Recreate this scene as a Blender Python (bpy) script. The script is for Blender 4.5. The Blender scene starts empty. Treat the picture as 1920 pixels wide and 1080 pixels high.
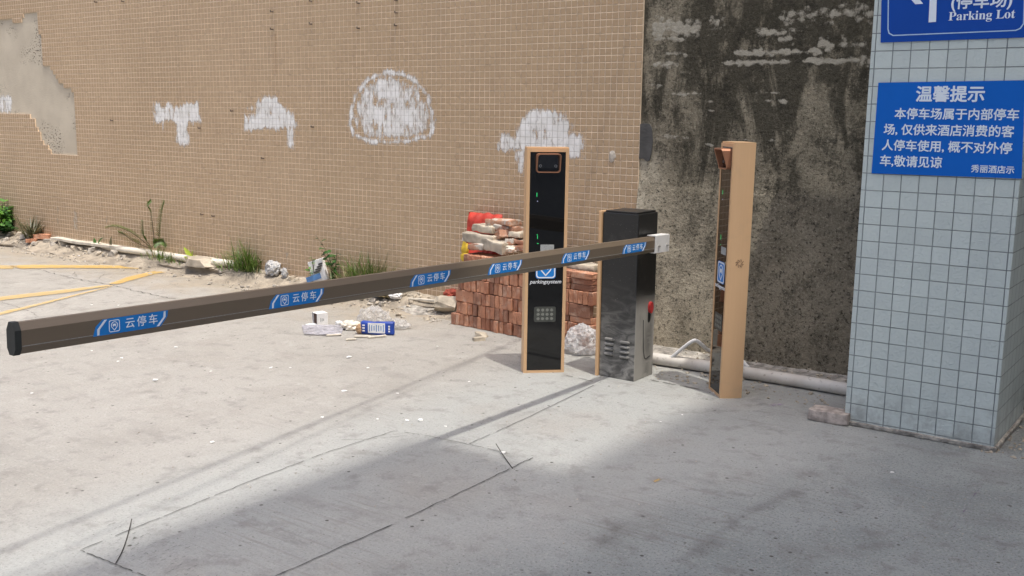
import bpy, bmesh, math, random
import numpy as np
from mathutils import Vector, Matrix, noise as mnoise

random.seed(7)
rng = np.random.default_rng(7)
S = bpy.context.scene
COL = S.collection
R = math.radians

# ------------------------------------------------------------------ camera
F_PX, PITCH, ROLL, YAW, EYE = 1928.53, .169843, -.011278, .632204, 1.6
fw = np.array([-math.sin(YAW)*math.cos(PITCH), math.cos(YAW)*math.cos(PITCH), -math.sin(PITCH)])
_rt = np.array([math.cos(YAW), math.sin(YAW), 0.]); _dn = np.cross(fw, _rt)
cr = math.cos(ROLL)*_rt + math.sin(ROLL)*_dn
cd = -math.sin(ROLL)*_rt + math.cos(ROLL)*_dn
EYEP = np.array([0, 0, EYE])
cam = bpy.data.cameras.new('camera'); camo = bpy.data.objects.new('camera', cam); COL.objects.link(camo)
cam.sensor_width = 36; cam.lens = F_PX/1920*36; cam.clip_start = .05; cam.clip_end = 500
M = Matrix.Identity(4)
for i in range(3):
    M[i][0] = cr[i]; M[i][1] = -cd[i]; M[i][2] = -fw[i]; M[i][3] = EYEP[i]
camo.matrix_world = M
S.camera = camo

# ------------------------------------------------------------------ light
SUN = Vector((-.305, .12, -1)).normalized()          # the way the light travels
EL = math.asin(-SUN.z); AZ = math.atan2(-SUN.x, -SUN.y)
world = bpy.data.worlds.new('World'); S.world = world; world.use_nodes = True
wn = world.node_tree.nodes; wl = world.node_tree.links
for n in list(wn): wn.remove(n)
sky = wn.new('ShaderNodeTexSky'); sky.sky_type = 'NISHITA'; sky.sun_disc = False
sky.sun_elevation = EL; sky.sun_rotation = AZ; sky.dust_density = 9.0; sky.air_density = 1.0; sky.ozone_density = 3.8
bg = wn.new('ShaderNodeBackground'); bg.inputs[1].default_value = .15
wo = wn.new('ShaderNodeOutputWorld')
wl.new(sky.outputs[0], bg.inputs[0]); wl.new(bg.outputs[0], wo.inputs[0])
sl = bpy.data.lights.new('sun', 'SUN'); sl.energy = 2.0; sl.angle = R(.55); sl.color = (1, .965, .90)
so = bpy.data.objects.new('sun', sl); COL.objects.link(so)
so.rotation_euler = SUN.to_track_quat('-Z', 'Y').to_euler(); so.location = (6, -4, 30)
vs = S.view_settings; S.display_settings.display_device = 'sRGB'
vs.view_transform = 'Standard'; vs.look = 'None'; vs.gamma = 1; vs.use_curve_mapping = False
vs.exposure = .63

# ------------------------------------------------------------------ helpers
YW = 6.30        # plane of the tiled wall
YD = 6.313       # plane of the rendered wall behind the tiles
YP = 5.245       # front of the pillar
TP = .0484       # pitch of the wall tiles

def ray(u, v): return cr*(u-960)/F_PX + cd*(v-540)/F_PX + fw
def gp(u, v, z=0.):                                   # the point at height z seen at a photo pixel
    d = ray(u, v); return Vector(EYEP + d*((z-EYE)/d[2]))
def wp(u, v, y=YW):                                   # the point on the plane y
    d = ray(u, v); return Vector(EYEP + d*(y/d[1]))
def xp(u, v, x):                                      # the point on the plane x
    d = ray(u, v); return Vector(EYEP + d*(x/d[0]))

def tag(o, label=None, cat=None, group=None, kind=None):
    if label: o['label'] = label
    if cat: o['category'] = cat
    if group: o['group'] = group
    if kind: o['kind'] = kind
    return o
def empty(name, loc, rz=0., **k):
    o = bpy.data.objects.new(name, None); COL.objects.link(o)
    o.location = loc; o.rotation_euler = (0, 0, rz); o.empty_display_size = .1
    return tag(o, **k)
def link(name, me, mat, parent=None, **k):
    o = bpy.data.objects.new(name, me); COL.objects.link(o)
    if mat is not None and len(me.materials) == 0:
        for m in (mat if isinstance(mat, (list, tuple)) else [mat]): me.materials.append(m)
    if parent is not None: o.parent = parent
    return tag(o, **k)
def obj(name, bm, mat, parent=None, smooth=False, **k):
    me = bpy.data.meshes.new(name); bm.normal_update(); bm.to_mesh(me); bm.free()
    if smooth:
        for p in me.polygons: p.use_smooth = True
        try: me.set_sharp_from_angle(angle=R(38))
        except Exception: pass
    return link(name, me, mat, parent, **k)
def NB(): return bmesh.new()

def box(bm, c, s, rot=None, bevel=0., seg=2):
    r = bmesh.ops.create_cube(bm, size=1)
    vs_ = r['verts']
    for v in vs_: v.co = Vector((v.co.x*s[0], v.co.y*s[1], v.co.z*s[2]))
    if bevel > 0:
        es = list({e for v in vs_ for e in v.link_edges})
        rr = bmesh.ops.bevel(bm, geom=es, offset=bevel, segments=seg, profile=.5, affect='EDGES')
        vs_ = list({v for f in rr['faces'] for v in f.verts} | {v for v in vs_ if v.is_valid})
    if rot is not None:
        for v in vs_: v.co = rot @ v.co
    for v in vs_: v.co += Vector(c)
    return vs_
def prism(bm, pts, d0, d1, fn):
    """polygon pts (a,b) swept from d0 to d1; fn(a,b,d) -> point"""
    n = len(pts)
    A = [bm.verts.new(fn(a, b, d0)) for a, b in pts]; B = [bm.verts.new(fn(a, b, d1)) for a, b in pts]
    for i in range(n): bm.faces.new((A[i], A[(i+1) % n], B[(i+1) % n], B[i]))
    bm.faces.new(A[::-1]); bm.faces.new(B)
    bmesh.ops.recalc_face_normals(bm, faces=bm.faces[:])
    return A, B
def tube(bm, pts, rad, n=10, cap=True):
    pts = [Vector(p) for p in pts]; rings = []
    rs = rad if isinstance(rad, (list, tuple)) else [rad]*len(pts)
    up = Vector((0, 0, 1))
    for i, p in enumerate(pts):
        t = (pts[min(i+1, len(pts)-1)] - pts[max(i-1, 0)]).normalized()
        a = t.cross(up if abs(t.z) < .95 else Vector((1, 0, 0))).normalized(); b = a.cross(t)
        rings.append([bm.verts.new(p + (a*math.cos(2*math.pi*k/n) + b*math.sin(2*math.pi*k/n))*rs[i]) for k in range(n)])
    for A, B in zip(rings, rings[1:]):
        for k in range(n): bm.faces.new((A[k], A[(k+1) % n], B[(k+1) % n], B[k]))
    if cap:
        bm.faces.new(rings[0][::-1]); bm.faces.new(rings[-1])
    bmesh.ops.recalc_face_normals(bm, faces=bm.faces[:])
def spline(pts, n=8):
    P = [Vector(p) for p in pts]; P = [P[0]*2-P[1]] + P + [P[-1]*2-P[-2]]; out = []
    for i in range(1, len(P)-2):
        for k in range(n):
            t = k/n; a, b, c, d = P[i-1:i+3]
            out.append(.5*((2*b) + (c-a)*t + (2*a-5*b+4*c-d)*t*t + (3*b-a-3*c+d)*t**3))
    out.append(P[-2]); return out
def text_mesh(s, size, bold=0., align='CENTER', extrude=.0004, shear=0., space=1.):
    c = bpy.data.curves.new('txt', 'FONT'); c.body = s; c.size = size; c.extrude = extrude
    c.align_x = align; c.align_y = 'CENTER'; c.shear = shear; c.space_character = space; c.resolution_u = 3
    o = bpy.data.objects.new('txt', c); COL.objects.link(o); bpy.context.view_layer.update()
    me = bpy.data.meshes.new_from_object(o.evaluated_get(bpy.context.evaluated_depsgraph_get()))
    bpy.data.objects.remove(o); bpy.data.curves.remove(c)
    if bold > 0:                                      # heavier strokes: the glyphs once more, shifted, each a hair prouder
        b = NB()
        for k, (dx, dy) in enumerate(((0, 0), (bold, 0), (-bold, 0), (0, bold), (0, -bold), (bold*.7, bold*.7), (-bold*.7, -bold*.7), (bold*.7, -bold*.7), (-bold*.7, bold*.7))):
            merge(b, me, Matrix.Translation((dx, dy, .00006*k)))
        bpy.data.meshes.remove(me); me = bpy.data.meshes.new('txt'); b.to_mesh(me); b.free()
    return me
def frame(o, right, up, n):                            # matrix of a local frame
    m = Matrix.Identity(4)
    for i in range(3): m[i][0] = right[i]; m[i][1] = up[i]; m[i][2] = n[i]; m[i][3] = o[i]
    return m
def merge(bm, me, mat4):
    t = me.copy(); t.transform(mat4); bm.from_mesh(t); bpy.data.meshes.remove(t)

# ------------------------------------------------------------------ materials
class NT:
    def __init__(s, name):
        s.m = bpy.data.materials.new(name); s.m.use_nodes = True; s.t = s.m.node_tree
        s.n = s.t.nodes; s.b = s.n['Principled BSDF']; s.out = s.n['Material Output']
        s._tc = None
    def new(s, t, **k):
        x = s.n.new(t)
        for a, b in k.items(): setattr(x, a, b)
        return x
    def link(s, a, b): s.t.links.new(a, b)
    def tc(s, which='Object'):
        if s._tc is None: s._tc = s.new('ShaderNodeTexCoord')
        return s._tc.outputs[which]
    def val(s, x, v, i):
        if isinstance(v, (int, float)): x.inputs[i].default_value = v
        else: s.link(v, x.inputs[i])
    def math(s, op, a, b=0., c=None, clamp=False):
        x = s.new('ShaderNodeMath', operation=op, use_clamp=clamp)
        s.val(x, a, 0); s.val(x, b, 1)
        if c is not None: s.val(x, c, 2)
        return x.outputs[0]
    def mapp(s, vec=None, scale=(1, 1, 1), loc=(0, 0, 0), rot=(0, 0, 0)):
        x = s.new('ShaderNodeMapping'); s.link(vec or s.tc(), x.inputs[0])
        x.inputs['Location'].default_value = loc; x.inputs['Rotation'].default_value = rot; x.inputs['Scale'].default_value = scale
        return x.outputs[0]
    def noise(s, scale=5., detail=4., rough=.55, vec=None, dist=0.):
        x = s.new('ShaderNodeTexNoise'); s.link(vec or s.tc(), x.inputs['Vector'])
        x.inputs['Scale'].default_value = scale; x.inputs['Detail'].default_value = detail
        x.inputs['Roughness'].default_value = rough; x.inputs['Distortion'].default_value = dist
        return x.outputs['Fac']
    def ramp(s, fac, lo, hi, a=0., b=1.):
        x = s.new('ShaderNodeMapRange', interpolation_type='SMOOTHSTEP'); s.val(x, fac, 0)
        x.inputs[1].default_value = lo; x.inputs[2].default_value = hi; x.inputs[3].default_value = a; x.inputs[4].default_value = b
        return x.outputs[0]
    def mix(s, fac, a, b, mode='MIX'):
        x = s.new('ShaderNodeMix', data_type='RGBA', blend_type=mode)
        s.val(x, fac, 0)
        for v, i in ((a, 6), (b, 7)):
            if isinstance(v, tuple): x.inputs[i].default_value = (*v, 1) if len(v) == 3 else v
            else: s.link(v, x.inputs[i])
        return x.outputs[2]
    def sep(s, vec=None):
        x = s.new('ShaderNodeSeparateXYZ'); s.link(vec or s.tc(), x.inputs[0]); return x.outputs
    def comb(s, a, b, c=0.):
        x = s.new('ShaderNodeCombineXYZ'); s.val(x, a, 0); s.val(x, b, 1); s.val(x, c, 2); return x.outputs[0]
    def bump(s, h, dist=.002, strength=1., normal=None):
        x = s.new('ShaderNodeBump'); s.link(h, x.inputs['Height']); x.inputs['Distance'].default_value = dist
        x.inputs['Strength'].default_value = strength
        if normal is not None: s.link(normal, x.inputs['Normal'])
        return x.outputs[0]
    def set(s, color=None, rough=None, metal=None, normal=None, spec=None, coat=None):
        for v, i in ((color, 'Base Color'), (rough, 'Roughness'), (metal, 'Metallic'), (spec, 'Specular IOR Level'), (coat, 'Coat Weight')):
            if v is None: continue
            if isinstance(v, tuple): s.b.inputs[i].default_value = (*v, 1)
            elif isinstance(v, (int, float)): s.b.inputs[i].default_value = v
            else: s.link(v, s.b.inputs[i])
        if normal is not None: s.link(normal, s.b.inputs['Normal'])
        return s
    def attr(s, name):
        x = s.new('ShaderNodeAttribute', attribute_name=name); return x.outputs['Fac']
    def alpha(s, fac):
        tr = s.new('ShaderNodeBsdfTransparent'); mx = s.new('ShaderNodeMixShader')
        s.val(mx, fac, 0); s.link(tr.outputs[0], mx.inputs[1]); s.link(s.b.outputs[0], mx.inputs[2])
        s.link(mx.outputs[0], s.out.inputs['Surface'])

def plain(name, col, rough=.6, metal=0., var=.12, scale=14., bump=0., bscale=60., spec=None):
    t = NT(name); n = t.noise(scale, 5.)
    c = t.mix(t.ramp(n, .3, .7), tuple(x*(1-var) for x in col), tuple(min(1, x*(1+var)) for x in col))
    nm = t.bump(t.noise(bscale, 4.), bump) if bump else None
    return t.set(c, rough, metal, nm, spec).m

def tile_fac(t, u, v, pitch, mortar, wob=.0006, smooth=.25):
    """1 on the joints of a square tile grid in the coordinates u, v"""
    w = t.noise(9., 3.)
    off = t.math('MULTIPLY_ADD', w, wob*4, -wob*2)
    o = []
    for x in (u, v):
        f = t.math('FRACT', t.math('DIVIDE', t.math('ADD', x, off), pitch))
        d = t.math('ABSOLUTE', t.math('SUBTRACT', f, .5))
        o.append(d)
    lim = .5 - mortar/pitch/2
    a = t.ramp(o[0], lim-smooth*mortar/pitch, lim+smooth*mortar/pitch)
    b = t.ramp(o[1], lim-smooth*mortar/pitch, lim+smooth*mortar/pitch)
    return a, b, t.math('MAXIMUM', a, b)
def cell_rand(t, u, v, pitch):
    x = t.new('ShaderNodeTexWhiteNoise', noise_dimensions='2D')
    t.link(t.comb(t.math('FLOOR', t.math('DIVIDE', u, pitch)), t.math('FLOOR', t.math('DIVIDE', v, pitch))), x.inputs['Vector'])
    return x.outputs['Value']

XE = wp(1204, 100).x                      # right edge of the tiling
ZR = wp(960, 108.3).z                     # a bed joint
Z0 = ZR - math.floor(ZR/TP)*TP - 2*TP

def mat_walltile():
    t = NT('beige_mosaic_tile'); x, y, z = t.sep()
    u = t.math('SUBTRACT', x, XE); v = t.math('SUBTRACT', z, Z0)
    a, b, f = tile_fac(t, u, v, TP, .0060)
    cr_ = cell_rand(t, u, v, TP)
    big = t.noise(.5, 3.)
    c = t.mix(t.ramp(big, .3, .7), (.43, .304, .184), (.485, .346, .214))
    c = t.mix(t.math('MULTIPLY', t.math('POWER', cr_, 2.), .24), c, (.34, .225, .14))
    c = t.mix(t.ramp(t.noise(160., 2.), .45, .75, 0, .25), c, (.30, .20, .13))
    c = t.mix(t.math('MULTIPLY', cell_rand(t, u, v, TP*6), .09), c, (.36, .235, .145))
    # grime low down and vertical runs
    runs = t.noise(1., 5., vec=t.mapp(scale=(5, 1, .35)))
    c = t.mix(t.ramp(runs, .54, .78, 0, .28), c, (.30, .215, .14))
    c = t.mix(t.math('MULTIPLY', t.ramp(z, .9, .2), .22), c, (.33, .24, .16))
    g = t.mix(t.ramp(t.noise(3., 4.), .35, .65), (.76, .60, .43), (.88, .70, .51))
    g = t.mix(t.ramp(t.noise(26., 2.), .5, .72, 0, .55), g, (.33, .24, .16))
    c = t.mix(t.math('MULTIPLY', f, .95), c, g)
    # dark undercut below each course

    h = t.math('ADD', t.math('SUBTRACT', 1., f), t.math('MULTIPLY', t.noise(220., 2.), .35))
    h = t.math('ADD', h, t.math('MULTIPLY', cr_, .25))
    return t.set(c, .55, 0, t.bump(h, .0060), .35).m
def mat_render():                         # bare grey render where the tiles fell off
    t = NT('bare_render'); n = t.noise(3., 6.); x, y, z = t.sep()
    c = t.mix(t.ramp(n, .3, .7), (.46, .40, .31), (.55, .485, .38))
    pits = t.noise(38., 3., vec=t.mapp(scale=(1, 1, 1.4)))
    pz = t.ramp(t.noise(2.1, 3.), .5, .62)
    pit = t.math('MULTIPLY', t.ramp(pits, .56, .63), pz)
    c = t.mix(pit, c, (.16, .13, .10))
    u = t.math('SUBTRACT', x, XE); v = t.math('SUBTRACT', z, Z0)
    a, b, f = tile_fac(t, u, v, TP, .006, .002)
    c = t.mix(t.math('MULTIPLY', f, .18), c, (.5, .45, .37))
    h = t.math('ADD', t.noise(60., 5.), t.math('MULTIPLY', pit, -2.))
    return t.set(c, .9, 0, t.bump(h, .004)).m
def mat_darkwall():
    t = NT('stained_concrete'); x, y, z = t.sep()
    ux = t.math('SUBTRACT', x, XE)
    base = t.noise(2.6, 9., .68)
    c = t.mix(t.ramp(base, .30, .70), (.15, .131, .095), (.33, .29, .215))
    # algae: more of it higher up, running down in uneven runs
    run = t.noise(1.3, 9., .66, vec=t.mapp(scale=(2.6, 1, .8)), dist=.8)
    hi = t.ramp(z, .7, 2.0)
    alg = t.math('MULTIPLY', t.ramp(t.math('ADD', run, t.math('MULTIPLY', hi, .15)), .53, .64), .86)
    alg = t.math('MULTIPLY', alg, t.ramp(z, .25, 1.35, .35, 1.))
    c = t.mix(alg, c, (.040, .036, .026))
    brk = t.noise(4.2, 12., .78, vec=t.mapp(loc=(3, 1, 8), scale=(1, 1, .8)))
    c = t.mix(t.math('MULTIPLY', t.ramp(brk, .52, .58), .62), c, (.030, .027, .020))
    c = t.mix(t.math('MULTIPLY', t.ramp(t.noise(4.6, 12., .78, vec=t.mapp(loc=(6, 4, 2), scale=(1, 1, .8))), .55, .62), .55), c, (.33, .29, .215))
    rt = t.math('MULTIPLY', t.ramp(ux, .7, 1.35), t.ramp(t.noise(1.5, 7., .65), .36, .66))
    c = t.mix(t.math('MULTIPLY', rt, .26), c, (.085, .080, .062))
    # pale strip beside the tiles, lower half
    pale = t.math('MULTIPLY', t.ramp(ux, .27, .03), t.ramp(z, 1.58, 1.25))
    pale = t.math('MULTIPLY', pale, t.ramp(t.noise(5., 7., .65), .32, .55))
    c = t.mix(t.math('MULTIPLY', pale, .95), c, (.60, .54, .42))
    low = t.math('MULTIPLY', t.ramp(z, 1.30, .5), t.ramp(t.noise(2.3, 8., .66), .36, .62))
    low = t.math('MULTIPLY', low, t.ramp(ux, 1.0, .15, .22, 1.))
    c = t.mix(t.math('MULTIPLY', low, .9), c, (.52, .455, .34))
    # grain of the rough cast
    fine = t.noise(60., 4., .75)
    c = t.mix(t.math('MULTIPLY', t.ramp(fine, .50, .66, 0, .75), t.math('MULTIPLY_ADD', alg, -.95, 1.)), c, (.38, .335, .255))
    c = t.mix(t.ramp(t.noise(48., 4., .75, vec=t.mapp(loc=(7, 3, 1))), .52, .66, 0, .85), c, (.022, .020, .015))
    c = t.mix(t.ramp(t.noise(15., 6., .7, vec=t.mapp(loc=(2, 8, 3))), .57, .72, 0, .6), c, (.025, .023, .018))
    c = t.mix(t.ramp(t.noise(13., 6., .7, vec=t.mapp(loc=(9, 1, 5))), .62, .72, 0, .65), c, (.40, .36, .28))
    # lime sweated out along the courses
    wob = t.math('MULTIPLY', t.math('SUBTRACT', t.noise(5., 4.), .5), .05)
    zw = t.math('ADD', z, wob)
    edge = t.noise(34., 6., .75); vb = t.new('ShaderNodeTexVoronoi'); t.link(t.mapp(scale=(1, 0, 1.25)), vb.inputs['Vector']); vb.inputs['Scale'].default_value = 21.
    blot = t.math('SUBTRACT', .92, vb.outputs['Distance'])
    L = None
    for zc, hw, x0, x1, ampl in ((2.16, .09, .06, .45, .95), (2.20, .09, .46, .62, .7), (2.20, .08, .95, 1.9, .75), (2.11, .035, .80, 1.12, .9), (2.09, .028, .08, .34, .9), (1.985, .026, .12, .36, .8),
                               (1.985, .030, .66, 1.25, .95), (2.03, .06, 1.2, 1.9, .75), (1.925, .024, .58, 1.06, 1.), (1.93, .026, 1.12, 1.5, 1.), (1.93, .05, 1.45, 1.9, .8), (1.925, .03, .06, .30, .85), (2.06, .045, .94, 1.08, .9), (1.87, .022, .18, .34, .7),
                               (1.79, .04, .02, .22, .6), (1.735, .022, .2, .46, .75), (1.74, .014, .80, 1.02, .6), (1.685, .018, .86, 1.06, .8), (1.68, .020, .46, .54, .75), (1.62, .013, .42, .60, .6),
                               (1.44, .024, .16, .46, .7), (1.44, .016, .72, 1.1, .55), (1.385, .016, .74, .88, .85), (1.40, .016, .46, .58, .75), (1.30, .03, .40, .48, .5)):
        band = t.math('SUBTRACT', 1., t.math('DIVIDE', t.math('ABSOLUTE', t.math('SUBTRACT', zw, zc)), hw*1.25), clamp=True)
        side = t.math('MULTIPLY', t.ramp(ux, x0-.06, x0+.05), t.ramp(ux, x1+.06, x1-.05))
        v = t.math('MULTIPLY', t.math('MULTIPLY', t.math('POWER', band, .6), side), ampl)
        L = v if L is None else t.math('MAXIMUM', L, v)
    k = t.math('ADD', t.math('MULTIPLY_ADD', edge, 1.1, -.55), t.math('MULTIPLY_ADD', blot, .55, -.28))
    k = t.math('ADD', k, t.math('MULTIPLY_ADD', t.noise(6., 6., .7, vec=t.mapp(scale=(1, 1, .6))), 1.1, -.55))
    L = t.ramp(t.math('ADD', L, t.math('MULTIPLY', k, t.ramp(L, 0, .3))), .48, .80)
    lc = t.mix(t.noise(22., 6., .7), (.33, .30, .235), (.58, .54, .46))
    c = t.mix(t.math('MULTIPLY', L, .9), c, lc)
    h = t.math('ADD', t.noise(45., 8., .75), t.math('MULTIPLY', t.noise(6., 5.), 1.4))
    h = t.math('ADD', h, t.math('MULTIPLY', L, .25))
    return t.set(c, .92, 0, t.bump(h, .020), .2).m
def mat_ground():
    t = NT('pale_concrete'); x, y, z = t.sep()
    n1 = t.noise(.55, 6.); n2 = t.noise(2.6, 7., .6)
    c = t.mix(t.ramp(n1, .3, .7), (.31, .295, .265), (.355, .34, .31))
    c = t.mix(t.ramp(n2, .42, .70, 0, .45), c, (.27, .25, .22))
    c = t.mix(t.ramp(t.noise(3.3, 7., .65, vec=t.mapp(loc=(4, 9, 0))), .55, .72, 0, .5), c, (.42, .405, .375))
    # newer, smoother slab round the barrier; the shade's coolness is put into its colour
    isl = t.math('MULTIPLY', t.ramp(x, -4.1, -3.4), t.ramp(t.noise(1.3, 4.), .2, .55))
    c = t.mix(t.math('MULTIPLY', isl, .65), c, (.365, .38, .365))
    # older coarse slab, right foreground; cool light of the shade mixed into its grey
    old = t.ramp(t.math('ADD', t.math('ADD', x, t.math('MULTIPLY', y, -.28)), t.math('MULTIPLY', t.noise(1.2, 5.), .9)), -2.75, -1.95)
    oc = t.mix(t.ramp(t.noise(1.6, 7., .65), .32, .68), (.28, .305, .30), (.40, .425, .415))
    c = t.mix(t.math('MULTIPLY', old, .85), c, oc)
    # sandy dirt toward the foot of the wall
    dirt = t.math('MULTIPLY', t.ramp(t.math('ADD', y, t.math('MULTIPLY', t.math('SUBTRACT', n2, .5), 1.4)), 5.2, 6.0), t.ramp(x, -4.6, -5.6))
    c = t.mix(t.math('MULTIPLY', dirt, .8), c, (.33, .28, .21))
    # fine aggregate and dots
    ag = t.noise(85., 4., .72)
    c = t.mix(t.math('MULTIPLY', t.ramp(ag, .52, .66), t.math('MULTIPLY_ADD', old, .48, .42)), c, (.16, .155, .145))
    c = t.mix(t.math('MULTIPLY', t.ramp(t.noise(70., 4., .72, vec=t.mapp(loc=(3, 1, 0))), .53, .67), t.math('MULTIPLY_ADD', old, .36, .26)), c, (.52, .51, .48))
    vo = t.new('ShaderNodeTexVoronoi'); t.link(t.tc(), vo.inputs['Vector']); vo.inputs['Scale'].default_value = 11.
    c = t.mix(t.math('MULTIPLY', t.ramp(vo.outputs['Distance'], .11, .06), t.ramp(t.noise(5., 3.), .45, .52)), c, (.10, .095, .085))
    vo2 = t.new('ShaderNodeTexVoronoi'); t.link(t.tc(), vo2.inputs['Vector']); vo2.inputs['Scale'].default_value = 30.
    c = t.mix(t.math('MULTIPLY', t.ramp(vo2.outputs['Distance'], .13, .07), t.ramp(t.noise(3., 4., vec=t.mapp(loc=(8, 2, 0))), .48, .56, 0, .85)), c, (.12, .115, .10))
    mot = t.noise(7., 8., .68)
    c = t.mix(t.ramp(mot, .50, .68, 0, .50), c, (.19, .18, .165))
    c = t.mix(t.ramp(t.noise(19., 6., .7, vec=t.mapp(loc=(5, 2, 0))), .55, .72, 0, .38), c, (.46, .445, .415))
    # broom strokes
    br = t.noise(1., 4., .6, vec=t.mapp(scale=(1.6, 46, 1), rot=(0, 0, R(4))))
    brm = t.ramp(t.noise(.9, 3., vec=t.mapp(loc=(2.2, 5.1, 0))), .50, .62)
    c = t.mix(t.math('MULTIPLY', t.ramp(br, .52, .68), t.math('MULTIPLY', brm, .6)), c, (.27, .255, .235))
    # smudges
    sm = t.noise(1., 6., .6, vec=t.mapp(scale=(1.5, 3.2, 1), rot=(0, 0, R(25)), loc=(1.3, .7, 0)))
    c = t.mix(t.ramp(sm, .56, .72, 0, .28), c, (.19, .18, .165))
    h = t.math('ADD', t.math('MULTIPLY', ag, t.math('MULTIPLY_ADD', old, 1.6, .45)), t.math('MULTIPLY', t.noise(14., 5.), 1.1))
    h = t.math('ADD', h, t.math('MULTIPLY', t.math('MULTIPLY', br, brm), .8))
    return t.set(c, .88, 0, t.bump(h, .010), .25).m
def mat_decal(name, col, amp=.5, nscale=18., stretch=(1, 1, 1), col2=None, lo=.42, hi=.62, opac=1., rough=.85, tile=False, spec=.2):
    t = NT(name); m = t.attr('mask')
    n = t.noise(nscale, 6., .65, vec=t.mapp(scale=stretch))
    f = t.ramp(t.math('ADD', m, t.math('MULTIPLY', t.math('SUBTRACT', n, .5), amp)), lo, hi)
    c = t.mix(t.ramp(t.noise(nscale*.6, 4.), .35, .65), col, col2 or tuple(x*.8 for x in col))
    nm = t.bump(t.noise(120., 3.), .001)
    if tile:
        x, y, z = t.sep(); u = t.math('SUBTRACT', x, XE); v = t.math('SUBTRACT', z, Z0)
        a, b, g = tile_fac(t, u, v, TP, .0048)
        c = t.mix(t.math('MULTIPLY', g, .30), c, (.34, .30, .27)); f = t.math('MULTIPLY', f, t.math('MULTIPLY_ADD', a, -.25, 1.))
        nm = t.bump(t.math('SUBTRACT', 1., g), .0018)
    t.set(c, rough, 0, nm, spec); t.alpha(t.math('MULTIPLY', f, opac)); return t.m
def mat_brick(name, a, b, mortar=.0):
    t = NT(name); oi = t.new('ShaderNodeObjectInfo'); r = oi.outputs['Random']
    vec = t.new('ShaderNodeVectorMath', operation='ADD'); t.link(t.tc(), vec.inputs[0])
    t.link(t.comb(t.math('MULTIPLY', r, 19.), t.math('MULTIPLY', r, 7.)), vec.inputs[1]); V = vec.outputs[0]
    c = t.mix(t.math('FRACT', t.math('MULTIPLY', r, 3.7)), a, b)
    c = t.mix(t.ramp(t.math('FRACT', t.math('MULTIPLY', r, 7.31)), .66, .95, 0, .6), c, (.20, .115, .085))
    c = t.mix(t.ramp(t.noise(14., 6., vec=V), .48, .72, 0, .6), c, (.58, .42, .32))
    c = t.mix(t.ramp(t.noise(70., 4., .7, vec=V), .56, .7, 0, .7), c, (.115, .06, .045))
    if mortar:
        c = t.mix(t.ramp(t.noise(9., 6., .6, vec=V), .62-mortar*.3, .72-mortar*.3), c, (.50, .46, .40))
    return t.set(c, .92, 0, t.bump(t.noise(90., 5., .7, vec=V), .004), .15).m
def mat_leaf(name, a, b, trans=.25):
    t = NT(name); geo = t.new('ShaderNodeNewGeometry')
    c = t.mix(geo.outputs['Random Per Island'], a, b)
    t.set(c, .45, 0, None, .4)
    tl = t.new('ShaderNodeBsdfTranslucent'); t.link(c, tl.inputs[0]); mx = t.new('ShaderNodeMixShader'); mx.inputs[0].default_value = trans
    t.link(t.b.outputs[0], mx.inputs[1]); t.link(tl.outputs[0], mx.inputs[2]); t.link(mx.outputs[0], t.out.inputs['Surface'])
    return t.m
def mat_pvc(name, col, dirt=.5):
    t = NT(name); x, y, z = t.sep(t.tc('Generated'))
    c = t.mix(t.ramp(t.noise(6., 5.), .35, .7, 0, dirt), col, (.42, .35, .26))
    c = t.mix(t.ramp(t.noise(30., 4.), .60, .72, 0, .55), c, (.23, .19, .14))
    return t.set(c, .5, 0, t.bump(t.noise(40., 3.), .0006), .35).m
def mat_film(name, col, op=.4, tl=.4):
    t = NT(name); t.set(col, .20, 0, t.bump(t.noise(22., 4., .55, dist=1.2), .030), .6)
    f = t.ramp(t.noise(16., 4.), .35, .7, op*.55, min(1, op*1.5))
    tb = t.new('ShaderNodeBsdfTranslucent'); tb.inputs[0].default_value = (*col, 1); m1 = t.new('ShaderNodeMixShader'); m1.inputs[0].default_value = tl
    t.link(t.b.outputs[0], m1.inputs[1]); t.link(tb.outputs[0], m1.inputs[2])
    tr = t.new('ShaderNodeBsdfTransparent'); mx = t.new('ShaderNodeMixShader'); t.link(f, mx.inputs[0]); t.link(tr.outputs[0], mx.inputs[1]); t.link(m1.outputs[0], mx.inputs[2])
    t.link(mx.outputs[0], t.out.inputs['Surface']); return t.m
def mat_bronze():
    t = NT('bronze_aluminium')
    g = t.noise(1., 3., vec=t.mapp(scale=(160, 160, 1.2)))
    c = t.mix(g, (.64, .405, .22), (.68, .435, .24))
    c = t.mix(t.ramp(t.noise(6., 6.), .58, .76, 0, .25), c, (.36, .28, .20))
    return t.set(c, .42, .12, t.bump(t.noise(300., 2.), .0002), .5).m
def mat_arm():
    t = NT('taupe_anodised_aluminium')
    g = t.noise(1., 3., vec=t.mapp(scale=(160, 1.2, 160)))
    c = t.mix(g, (.185, .143, .10), (.205, .158, .112))
    return t.set(c, .38, .3, t.bump(t.noise(300., 2.), .0002), .5).m
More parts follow.
